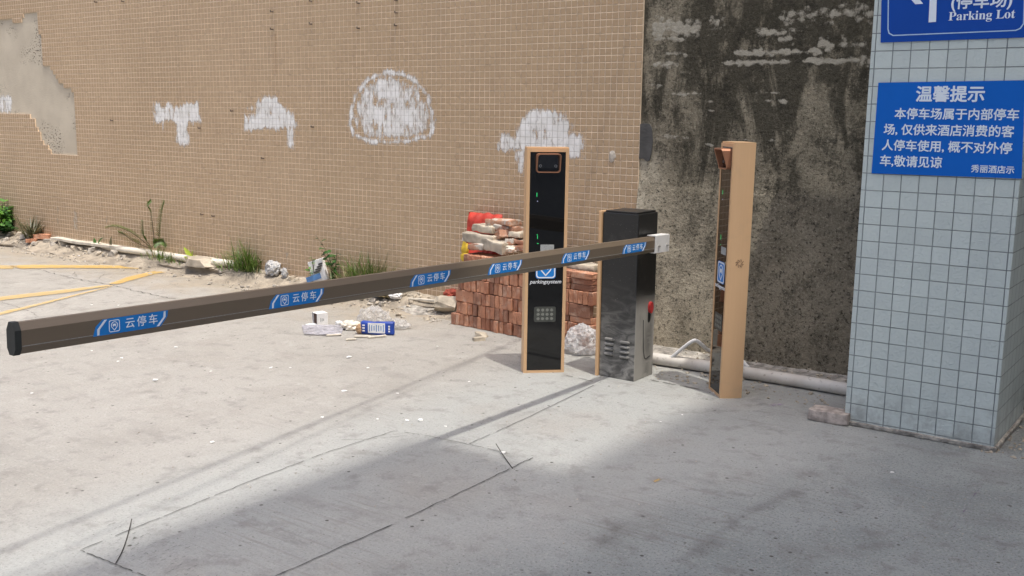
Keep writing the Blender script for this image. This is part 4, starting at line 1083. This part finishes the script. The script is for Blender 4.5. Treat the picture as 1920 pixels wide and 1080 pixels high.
plank('wooden_plank', pA+Vector((0, 0, .05)), pB+Vector((0, 0, .035)), .09, .03, 'wood', 'weathered pale plank lying above the drain pipe', 'plank')
pA, pB = hit(766, 563), hit(850, 571)
plank('wooden_stick', pA+Vector((0, 0, .012)), pB+Vector((0, 0, .012)), .022, .018, 'wood', 'thin pale stick on the grey grit beside the bricks', 'stick')

# ---- grit heap left of the bricks
def heap(name, c, rx, ry, h, mat, seed, **k):
    bm = NB(); n, m = 46, 14; rows = []
    for j in range(m+1):
        r_ = j/m; row = []
        for i in range(n):
            t = 2*math.pi*i/n; rr_ = r_*(1+.22*mnoise.noise(Vector((math.cos(t)*1.5, math.sin(t)*1.5, seed))))
            x_, y_ = c.x+rx*rr_*math.cos(t), c.y+ry*rr_*math.sin(t)
            z_ = h*max(0, 1-r_*r_)**1.2*(1+.5*mnoise.noise(Vector((x_*6, y_*6, seed)))) + .012*mnoise.fractal(Vector((x_*16, y_*16, seed)), .8, 2, 3)*(1-r_) - .003*(r_ > .95)
            row.append(bm.verts.new((x_, y_, max(z_, -.003 if r_ > .95 else .001))))
        rows.append(row)
    for a, b in zip(rows, rows[1:]):
        for i in range(n): bm.faces.new((a[i], a[(i+1) % n], b[(i+1) % n], b[i]))
    bmesh.ops.remove_doubles(bm, verts=bm.verts[:], dist=.0005); bmesh.ops.recalc_face_normals(bm, faces=bm.faces[:])
    o = obj(name, bm, MT[mat], None, True, **k)
    if o.data.polygons[0].normal.z < 0: o.data.flip_normals()
    m_ = o.data; BV.append(BVHTree.FromPolygons([v.co.copy() for v in m_.vertices], [tuple(p.vertices) for p in m_.polygons])); return o
hc_ = gp(778, 577); hc_.y += .12
heap('grit_heap', hc_, .62, .36, .085, 'greydirt', 3.3, kind='structure')

# gravel: nobody could count it
def gravel(name, spots, sizes, mat, label):
    bm = NB()
    for (x_, y_), s_ in zip(spots, sizes):
        z_ = top(x_, y_); mt_ = Matrix.Translation((x_, y_, z_+s_*.15)) @ Matrix.Rotation(random.uniform(0, 6.3), 4, 'Z') @ Matrix.Diagonal((s_*random.uniform(.7, 1.5), s_*random.uniform(.6, 1.1), s_*random.uniform(.4, .8), 1))
        r_ = bmesh.ops.create_icosphere(bm, subdivisions=1, radius=.5, matrix=mt_)
        for v in r_['verts']: v.co += Vector((random.uniform(-1, 1), random.uniform(-1, 1), random.uniform(-1, 1)))*s_*.14
    return obj(name, bm, MT[mat], None, kind='stuff', label=label)
sp = [(hc_.x+random.gauss(0, .36), hc_.y+random.gauss(-.02, .2)) for _ in range(520)]; sp = [s for s in sp if s[1] < YW-.03]
gravel('gravel', sp, [random.choice((.010, .014, .02, .028, .04))*random.uniform(.7, 1.2) for _ in sp], 'slab', 'grey broken grit spilled left of the brick pile')
sp = [(random.uniform(-14.5, -4.8), 5.86+abs(random.gauss(0, .2))) for _ in range(420)]; sp = [s for s in sp if s[1] < YW-.03]
gravel('gravel', sp, [random.choice((.012, .018, .026, .035))*random.uniform(.7, 1.3) for _ in sp], 'stone', 'loose stone chips along the foot of the tiled wall')
sp = [(random.uniform(-3.1, -1.6), random.uniform(5.45, 6.2)) for _ in range(330)]
gravel('gravel', sp, [random.choice((.007, .010, .016, .024))*random.uniform(.7, 1.2) for _ in sp], 'slab', 'grey chips between the thick drain pipe and the stained wall')
sp = [(random.uniform(-6.5, .2), random.uniform(2.4, 5.6)) for _ in range(420)]
gravel('gravel', sp, [random.choice((.003, .004, .006, .009)) for _ in sp], 'stone', 'specks of grit scattered over the pale concrete')
sp = [(random.gauss(-.86, .10), random.uniform(5.2, 6.2)) for _ in range(160)]
gravel('gravel', sp, [random.choice((.006, .009, .014, .02)) for _ in sp], 'slab', 'dark grit beside the foot of the pillar')

# rubble stones one could pick up
pool = []
for k in range(6):
    bm = angular((.13, .10, .07), k+3); me = bpy.data.meshes.new('rubble_stone'); bm.to_mesh(me); bm.free(); me.materials.append(MT['stone' if k % 2 else 'slab']); pool.append(me)
for u, v, s in ((8, 437, 1.3), (22, 441, 1.), (35, 433, .9), (46, 447, 1.2), (12, 450, .8), (92, 452, 1.1), (100, 458, .8), (118, 457, .9), (128, 462, .7), (140, 466, 1.), (152, 469, .8), (160, 472, .7), (172, 473, 1.1), (186, 476, .8),
                (198, 478, .7), (214, 478, 1.3), (180, 467, .9), (232, 482, .7), (66, 458, .8), (30, 455, .7), (398, 503, .8), (414, 508, .6), (545, 512, .8), (556, 516, .6), (700, 563, .7), (716, 570, .6), (748, 592, .7), (800, 600, .6), (808, 583, .7), (730, 582, .5), (820, 603, .5)):
    p = hit(u, v); o = bpy.data.objects.new('rubble_stone', random.choice(pool)); COL.objects.link(o)
    o.location = p - Vector((0, 0, .012)); o.rotation_euler = (random.uniform(-.2, .2), random.uniform(-.2, .2), random.uniform(0, 6.3)); s *= .72; o.scale = (s*random.uniform(.8, 1.3), s, s*random.uniform(.7, 1.1))
    tag(o, 'pale angular rubble stone in the dirt strip before the tiled wall', 'stone', 'rubble along the tiled wall')
def stone(name, u, v, size, seed, mat, label, cat, rz=0., cuts=6):
    o = obj(name, angular(size, seed, cuts), MT[mat], None, label=label, cat=cat); o.location = hit(u, v)-Vector((0, 0, .006)); o.rotation_euler.z = rz; return o
stone('concrete_lump', 838, 583, (.17, .14, .12), 21, 'slab', 'grey concrete lump at the left foot of the brick pile', 'stone', .4)
stone('concrete_slab', 380, 497, (.42, .22, .07), 22, 'slab', 'flat concrete slab covering the gap between two drain pipes', 'slab', .1, 4)
stone('concrete_flake', 902, 631, (.10, .08, .035), 23, 'slab', 'grey concrete flake before the brick pile, upper one', 'stone', .3)
stone('concrete_flake', 897, 638, (.085, .06, .03), 24, 'slab', 'grey concrete flake before the brick pile, lower one', 'stone', 1.0)
stone('tile_shard', 78, 440, (.24, .12, .05), 25, 'brick', 'orange clay shard leaning by the spiky plant', 'shard', .5, 4)
stone('tile_shard', 60, 453, (.14, .09, .04), 26, 'brick', 'small orange clay shard lying before the spiky plant', 'shard', 1.2, 4)
# weathered brick beside the pillar
bm = NB(); box(bm, (0, 0, .034), (.21, .105, .062), bevel=.007, seg=2); bmesh.ops.subdivide_edges(bm, edges=[e_ for e_ in bm.edges if e_.calc_length() > .03], cuts=5, use_grid_fill=True)
for v in bm.verts:
    v.co += mnoise.noise_vector(v.co*9)*.008 + mnoise.noise_vector(v.co*60)*.004
    if v.co.x < -.11: v.co.y *= .8
MT['wbrick'] = plain('dusty_old_brick', (.42, .36, .315), .93, var=.35, scale=22., bump=.010, bscale=40.)
o = obj('old_brick', bm, MT['wbrick'], None, True, label='weathered pinkish grey brick lying beside the pillar foot', cat='brick'); p = gp(1516, 788); o.location = (p.x+.100, p.y+.055, 0); o.rotation_euler.z = .05

# ---- litter on the concrete
p = gp(600, 607); e = empty('small_box', p, math.radians(72), label='small white cardboard box lying open toward the left', cat='box')
bm = NB(); s_ = .088; t_ = .003
for c_, d_ in (((0, 0, t_/2), (s_, s_, t_)), ((0, 0, s_-t_/2), (s_, s_, t_)), ((0, s_/2-t_/2, s_/2), (s_, t_, s_-2*t_-.0004)), ((0, -s_/2+t_/2, s_/2), (s_, t_, s_-2*t_-.0004)), ((s_/2-t_/2, 0, s_/2), (t_, s_-2*t_-.0004, s_-2*t_-.0004))): box(bm, c_, d_)
obj('carton', bm, MT['paper'], e)
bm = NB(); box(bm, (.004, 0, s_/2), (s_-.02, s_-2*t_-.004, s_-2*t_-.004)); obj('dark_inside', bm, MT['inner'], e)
bm = NB()
for k_ in range(3): box(bm, (-.014+.012*k_, -s_/2-.0004, .038), (.006, .0006, .03-.006*k_))
obj('print', bm, MT['grey'], e)
bm = NB(); box(bm, (-s_/2-.032, -.004, .004), (.062, s_*.8, .0015), Matrix.Rotation(-.05, 3, 'Y')); obj('flap', bm, MT['paper'], e)
def sheet(name, px, mat, label, cat, z=.006, amp=.006, res=9, group=None, parent=None):
    P4 = [gp(u, v) for u, v in px]; c0 = sum(P4, Vector())/4; bm = NB(); g_ = []
    for j in range(res+1):
        r_ = []
        for i in range(res+1):
            a, b = i/res, j/res; q_ = P4[0].lerp(P4[1], a).lerp(P4[3].lerp(P4[2], a), b)-c0
            r_.append(bm.verts.new((q_.x, q_.y, z+amp*(1+mnoise.noise(Vector((q_.x*18, q_.y*18, len(name)+px[0][0]))))))); 
        g_.append(r_)
    for j in range(res):
        for i in range(res): bm.faces.new((g_[j][i], g_[j][i+1], g_[j+1][i+1], g_[j+1][i]))
    bmesh.ops.recalc_face_normals(bm, faces=bm.faces[:]); bmesh.ops.solidify(bm, geom=bm.faces[:], thickness=.0008)
    o = obj(name, bm, MT[mat], parent, True, label=label, cat=cat, group=group); o.location = (c0.x, c0.y, 0); return o
MT['filmsheet'] = mat_film('flat_plastic_film', (.72, .71, .76), .72)
sheet('plastic_sheet', [(570, 629), (640, 631), (645, 612), (566, 612)], 'filmsheet', 'flat pale lilac plastic sheet on the concrete before the small box', 'plastic sheet')
e = empty('blue_pouch', gp(709, 627), math.radians(30), label='blue and white printed pouch lying on its side among the litter', cat='pouch')
bm = NB(); box(bm, (0, 0, .048), (.245, .05, .095), bevel=.014, seg=3)
bmesh.ops.subdivide_edges(bm, edges=[e_ for e_ in bm.edges if e_.calc_length() > .05], cuts=5, use_grid_fill=True)
for v in bm.verts: v.co += mnoise.noise_vector(v.co*16)*.006
obj('pouch', bm, MT['bluebag'], e, True)
bm = NB(); box(bm, (-.005, -.0275, .052), (.125, .004, .072)); obj('white_panel', bm, MT['paper'], e)
bm = NB()
for k_ in range(7): box(bm, (-.056+.017*k_, -.0300, .052), (.006, .0016, .05-.008*(k_ % 3)))
obj('fine_print', bm, MT['blueprt'], e)
bm = NB()
for k_ in range(3): box(bm, (-.10, -.0275, .030+.020*k_), (.018, .003, .010)); box(bm, (.088, -.0275, .030+.018*k_), (.012, .003, .011))
obj('white_print', bm, MT['paper'], e)
crumple('plastic_bag', 702, 612, (.30, .16, .155), 9, 'film', 'thin clear plastic bag behind the blue pouch', 'plastic bag', amp=.42, freq=4., sub=5)
crumple('plastic_bag', 745, 615, (.20, .15, .07), 17, 'film', 'flattened clear plastic scrap right of the blue pouch', 'plastic bag', amp=.42, freq=4., sub=4)
crumple('tissue', 657, 617, (.17, .13, .07), 11, 'tissue', 'crumpled cream tissue heap left of the blue pouch', 'tissue', amp=.55, freq=7.)
crumple('tissue', 636, 609, (.06, .05, .035), 13, 'paper', 'small white tissue ball beside the small box', 'tissue', amp=.5, freq=6.)
crumple('cardboard_scrap', 674, 626, (.05, .05, .07), 15, 'card', 'brown cardboard scrap at the left end of the pouch', 'scrap', amp=.2)
for k_, (a, b) in enumerate((((612, 629), (640, 628)), ((664, 631), (695, 632)), ((648, 637), (668, 636)), ((690, 633), (724, 630)))):
    A_, B_ = gp(*a, .008), gp(*b, .008)
    plank('wood_splinter', A_, B_, .016, .012, 'wood', ['pale splinter left of the tissue heap', 'pale splinter under the blue pouch, left one', 'short splinter nearest the camera before the pouch', 'thin splinter running along the pouch front'][k_], 'splinter')
crumple('straw_wisp', 722, 559, (.22, .12, .05), 19, 'dry', 'yellow straw wisp on the grit heap', 'straw', amp=.6, freq=9.)
crumple('tissue', 741, 560, (.12, .10, .075), 20, 'paper', 'white paper ball on the grit heap', 'tissue', amp=.3)
crumple('newspaper', 512, 511, (.17, .13, .15), 23, 'news', 'crumpled grey white newspaper wedged on the drain pipe', 'newspaper', amp=.5, freq=7.)
crumple('wrapper', 533, 494, (.07, .05, .10), 27, 'news', 'pale wrapper between newspaper and blue carton', 'wrapper', amp=.5, freq=6.)
pbase = hit(596, 526); e = empty('milk_carton', pbase, .25, label='blue and white paper pack propped against the end of the pipe', cat='carton')
bm = NB(); box(bm, (0, .02, .11), (.15, .05, .20), Matrix.Rotation(-.35, 3, 'Y'), bevel=.006)
for v in bm.verts: v.co += mnoise.noise_vector(v.co*12)*.010
obj('pack', bm, MT['paper'], e)
bm = NB(); box(bm, (-.036, -.012, .045), (.150, .012, .048), Matrix.Rotation(-.35, 3, 'Y')); obj('blue_band', bm, MT['blueprt'], e)
bm = NB()
for k_ in range(4): box(bm, (.0+.012*k_, -.012, .105+.024*k_), (.07-.01*k_, .010, .013), Matrix.Rotation(-.35, 3, 'Y'))
obj('dark_print', bm, MT['putty'], e)
# small white scraps
scraps = [(291, 714, 1.5), (645, 734, 1.4), (655, 671, 1.7), (763, 789, 1.), (788, 789, 1.5), (398, 830, 1.), (604, 783, .9), (745, 738, .7), (508, 690, 1.), (330, 652, 1.2), (172, 658, .7), (222, 678, .8), (395, 697, .8), (545, 690, .7), (228, 672, 1.), (60, 738, .8), (708, 786, .7),
          (222, 573, .9), (172, 572, .8), (148, 480, 1.2), (187, 472, 1.), (160, 490, .8), (310, 486, 1.4), (880, 716, .7), (690, 690, .8), (835, 800, .7), (1343, 736, 1.6), (1279, 778, .6), (1239, 791, .5), (943, 850, 1.3), (820, 650, .7), (1673, 886, .7)]
spool = []
for k in range(5):
    bm = lump((.040, .030, .010), k*2.7+1, .5, 4., 2); me = bpy.data.meshes.new('paper_scrap'); bm.to_mesh(me); bm.free(); me.materials.append(MT['paper']); spool.append(me)
for k, (u, v, s_) in enumerate(scraps):
    o = bpy.data.objects.new('paper_scrap', spool[k % 5]); COL.objects.link(o); o.location = hit(u, v); o.rotation_euler.z = random.uniform(0, 6); o.scale = (s_*.6, s_*.6, s_*.7)
    tag(o, 'tiny white scrap lying on the concrete', 'scrap', 'white scraps on the ground')
# twigs
def twig(px, rad, label, zl):
    pts = [gp(u, v, z_) for (u, v), z_ in zip(px, zl)]; o0 = pts[0].copy(); bm = NB(); tube(bm, [p_-o0 for p_ in spline(pts, 6)], rad*.62, 6)
    o = obj('twig', bm, MT['stem'], None, True, label=label, cat='twig'); o.location = o0; return o
MT['stem2'] = plain('dark_twig', (.04, .033, .026), .9, var=.3)
for px, lb, zl in (([(247, 973), (243, 990), (237, 1012), (228, 1036), (217, 1056)], 'thin dark curved twig across the joint at lower left', (.02, .006, .004, .004, .004)), ([(930, 832), (938, 845), (948, 860), (961, 878)], 'dark twig with a white chip near the slab corner', (.03, .014, .006, .004))):
    o = twig(px, .0032, lb, zl); o.data.materials[0] = MT['stem2']

# ---- plants
def blade(bm, base, dirv, L_, w_, droop, n=5, up=Vector((0, 0, 1)), fold=0.):
    d_ = dirv.normalized(); side = d_.cross(up); side = side.normalized() if side.length > .01 else Vector((1, 0, 0)); p_ = base.copy(); last = None
    for i in range(n+1):
        t = i/n; ww = w_*(1-t**1.6)*(.45+.55*min(1, t*4))
        c_ = (bm.verts.new(p_+side*ww/2), bm.verts.new(p_-side*ww/2)) if i < n else (bm.verts.new(p_),)
        if last:
            if len(c_) == 2: bm.faces.new((last[0], last[1], c_[1], c_[0]))
            else: bm.faces.new((last[0], last[1], c_[0]))
        last = c_; d_ = (d_+Vector((0, 0, -droop/n))).normalized(); p_ = p_+d_*L_/n
def leaf(bm, base, dirv, L_, w_, nrm):
    d_ = dirv.normalized(); s_ = d_.cross(nrm); s_ = s_.normalized() if s_.length > .01 else Vector((1, 0, 0)); n_ = s_.cross(d_)
    pts = [(0, 0, 0), (.25, .42, .10), (.55, .5, .12), (.85, .22, .06), (1, 0, -.12)]
    mid = [bm.verts.new(base+d_*L_*a-n_*w_*(.0 if i not in (4,) else .2)) for i, (a, b, c_) in enumerate(pts)]
    for sg in (1, -1):
        ed = [mid[0]]+[bm.verts.new(base+d_*L_*a+s_*sg*w_*b+n_*w_*c_) for a, b, c_ in pts[1:4]]+[mid[4]]
        for i in range(4):
            f_ = [mid[i], mid[i+1], ed[i+1], ed[i]]; f_ = list(dict.fromkeys(f_))
            try: bm.faces.new(f_ if sg > 0 else f_[::-1])
            except ValueError: pass
def rv(z0=-.2, z1=1.): t = random.uniform(0, 6.283); return Vector((math.cos(t), math.sin(t), random.uniform(z0, z1)))
def grass(u, v, n, h_, spread, mat, label, dry=0, lean=0., wb=.011, cat='grass clump', name='grass_clump'):
    p = hit(u, v); e = empty(name, p, label=label, cat=cat)
    for cnt, mt, nm in ((n, mat, 'blades'), (dry, 'dry', 'dry_stalks')):
        if not cnt: continue
        bm = NB()
        for _ in range(cnt):
            b_ = Vector((random.gauss(0, spread), random.gauss(0, spread*.5), -.01)); d_ = Vector((random.gauss(lean, .38)+b_.x*1.5, random.gauss(-.05, .3), 1))
            blade(bm, b_, d_, h_*random.uniform(.55, 1.15), wb*random.uniform(.6, 1.2), random.uniform(.3, 1.5))
        obj(nm, bm, MT[mt], e, True)
    return e
def leafy(name, u, v, stems, mat, label, cat, ll=.05, lw=.03, per=9, leafmin=.25):
    p = hit(u, v); e = empty(name, p, label=label, cat=cat); bs, bl = NB(), NB()
    for tip_, bend in stems:
        T = Vector(tip_); pts = spline([Vector((0, 0, -.01)), T*.5+Vector(bend), T], 6); tube(bs, pts, [.006*(1-.75*i/(len(pts)-1)) for i in range(len(pts))], 5)
        for k_ in range(per):
            t = leafmin+(1-leafmin)*(k_+random.random()*.6)/per; q_ = pts[min(len(pts)-1, int(t*(len(pts)-1)))]
            leaf(bl, q_, rv(-.3, .6), ll*random.uniform(.6, 1.25), lw*random.uniform(.7, 1.2), Vector((random.uniform(-.4, .4), random.uniform(-.8, .1), 1)))
    obj('stem', bs, MT['stem'], e, True); obj('leaves', bl, MT[mat], e, True); return e
# bush at the left border
p = hit(9, 428); e = empty('leafy_bush', p, label='glossy dark green bush at the left edge against the wall', cat='bush'); bl, bd, bs = NB(), NB(), NB()
for k_ in range(34):
    d_ = rv(.3, 2.0); L_ = random.uniform(.2, .56); T = d_.normalized()*L_; T.x -= .10
    if T.y > .12: T.y = .12
    tube(bs, spline([Vector((0, 0, 0)), T*.5+rv()*.02, T], 3), .005, 5)
    for _ in range(26):
        t = random.uniform(.35, 1.05); top_ = t > .65 and T.z > .12 and random.random() < .8
        leaf(bl if top_ else bd, T*t+rv(-.5, .5)*.04, rv(-.5, .6), random.uniform(.07, .13), random.uniform(.028, .045), Vector((random.uniform(-.5, .5), random.uniform(-1, .2), 1)))
obj('branches', bs, MT['stem'], e, True); obj('dark_leaves', bd, MT['leafd'], e, True); obj('bright_leaves', bl, MT['leafb'], e, True)
# spiky plant
p = hit(62, 446); e = empty('spiky_plant', p, label='spiky olive plant with long narrow leaves in the rubble', cat='plant'); bm = NB()
for k_ in range(60): blade(bm, Vector((random.gauss(0, .05), random.gauss(0, .03), -.01)), rv(.8, 2.6), random.uniform(.20, .36), .026, random.uniform(.1, .9))
obj('leaves', bm, MT['agave'], e, True)
# tall ferny weeds
def frond(bm, bs, pts, n, ll, w_):
    P = spline(pts, 8); tube(bs, P, [.0045*(1-.8*i/(len(P)-1)) for i in range(len(P))], 5)
    for k_ in range(n):
        t = .22+.78*k_/n; i = min(len(P)-2, int(t*(len(P)-1))); d_ = (P[i+1]-P[i]).normalized(); sd_ = d_.cross(Vector((0, -1, .2))).normalized()
        for sg in (1, -1): blade(bm, P[i], (sd_*sg+d_*.7+Vector((0, -.3, -.1))), ll*(1-.55*t)*random.uniform(.8, 1.2), w_, .5, 3)
def fern(name, root_, fr_, label, mat='grassm', ll=.07, dry=False):
    p = hit(*root_); s_ = scale_at(p); e = empty(name, p, label=label, cat='weed'); bl, bs = NB(), NB()
    for px in fr_:
        y_ = p.y; pts = [wp(u, v, y_-.02*i)-p for i, (u, v) in enumerate(px)]; pts[0].z -= .01; frond(bl, bs, pts, 36, ll, .016)
    obj('stem', bs, MT['stem'], e, True); obj('leaflets', bl, MT[mat], e, True); return e
fern('ferny_weed', (284, 463), [[(290, 462), (287, 430), (283, 400), (277, 385), (284, 376)], [(285, 463), (270, 445), (268, 430), (267, 412)]], 'ferny weed with a drooping tip standing against the tiles', ll=.055)
fern('ferny_weed', (299, 463), [[(298, 463), (298, 440), (300, 415), (303, 392), (308, 374)]], 'tall straight ferny weed right of the drooping one', ll=.06)
fern('ferny_weed', (280, 464), [[(284, 464), (262, 447), (240, 433), (215, 425), (197, 428)], [(282, 464), (255, 455), (235, 442), (222, 436)], [(284, 464), (292, 455), (306, 452), (312, 462)]], 'ferny weed arching far to the left over the plank', ll=.075)
grass(296, 466, 46, .20, .10, 'grassm', 'low dark weeds at the root of the ferny weeds', 16, cat='weed', name='low_weed')
grass(325, 490, 60, .16, .10, 'grassm', 'small grass patch hanging over the drain pipe', 14)
grass(462, 497, 190, .33, .075, 'grassm', 'tall green grass clump growing over the drain pipe', 30)
grass(452, 505, 60, .18, .12, 'grassm', 'spilling grass before the tall green clump', 20, cat='grass clump')
grass(692, 519, 230, .36, .11, 'grassm', 'grass clump with dry stalks behind the arm', 90, .14)
grass(655, 519, 10, .18, .10, 'grassm', 'thin dry stalks fanning between the leafy weed and the grass clump', 60, -.05, .007)
grass(668, 520, 60, .22, .08, 'grassm', 'sparse mixed grass at the left of the dry grass clump', 40)
p = hit(362, 482); e = empty('seedling', p, label='yellow green seedling beside the drain pipe end', cat='plant'); bm = NB()
for d_, L_ in ((Vector((-.8, -.2, .9)), .17), (Vector((.6, -.3, .4)), .12), (Vector((.2, -.2, 1)), .10), (Vector((-.2, -.6, .3)), .10)): leaf(bm, Vector((0, 0, .01)), d_, L_, .045, Vector((0, -.6, .6)))
obj('leaves', bm, MT['lime'], e, True)
p = hit(180, 450); e = empty('seedling', p, label='single dark leaf sprout behind the plank', cat='plant'); bm = NB(); leaf(bm, Vector((0, 0, .01)), Vector((.7, 0, .6)), .17, .055, Vector((0, -.7, .6))); leaf(bm, Vector((0, 0, .01)), Vector((-.2, 0, .5)), .10, .045, Vector((0, -.7, .6))); obj('leaves', bm, MT['leafd'], e, True)
p = hit(207, 455); e = empty('seedling', p, label='upright tongue leaf sprout behind the plank', cat='plant'); bm = NB(); leaf(bm, Vector((0, 0, .0)), Vector((.15, 0, 1)), .17, .05, Vector((0, -1, .2))); obj('leaves', bm, MT['agave'], e, True)
leafy('leafy_weed', 627, 521, [((-.19, -.03, .42), (.05, 0, .03)), ((-.10, -.05, .30), (.02, 0, .02)), ((.06, -.02, .30), (0, 0, .02)), ((.02, -.05, .20), (0, 0, 0))], 'leafd', 'leafy weed with round leaves behind the blue pack', 'weed', .06, .045, 10)
leafy('leafy_weed', 592, 512, [((-.02, -.03, .24), (0, 0, .01)), ((-.07, -.03, .16), (0, 0, .01))], 'leafb', 'small bright leafy weed left of the round leaved one', 'weed', .06, .026, 9)

# ---- overhead cables from the building to the wall; their shadows cross the forecourt
def lift(x, y, h): return Vector((x+.305*h, y-.12*h, h))
def cable(a, b, h, rad, label, sag=.10):
    A_, B_ = lift(*a, h), lift(*b, h); d_ = B_-A_; A_ = A_ - d_*1.0
    t1 = (10.5-A_.y)/(B_.y-A_.y); B_ = A_+(B_-A_)*t1
    pts = [A_.lerp(B_, t/12)-Vector((0, 0, sag*4*(t/12)*(1-t/12))) for t in range(13)]
    bm = NB(); tube(bm, [p_-A_ for p_ in pts], rad, 8); o = obj('overhead_cable', bm, MT['cable'], None, True, label=label, cat='cable'); o.location = A_
k1, k2, k3 = gp(0, 1035), gp(640, 785), gp(955, 645)
cable(k1[:2], k3[:2], 6.0, .012, 'thick black overhead cable crossing high above the kiosk post', .0)
k4, k5 = gp(620, 790), gp(985, 628)
cable((k4.x+.06, k4.y), (k5.x+.03, k5.y), 6.0, .006, 'thin black overhead cable just beside the thick one', .0)
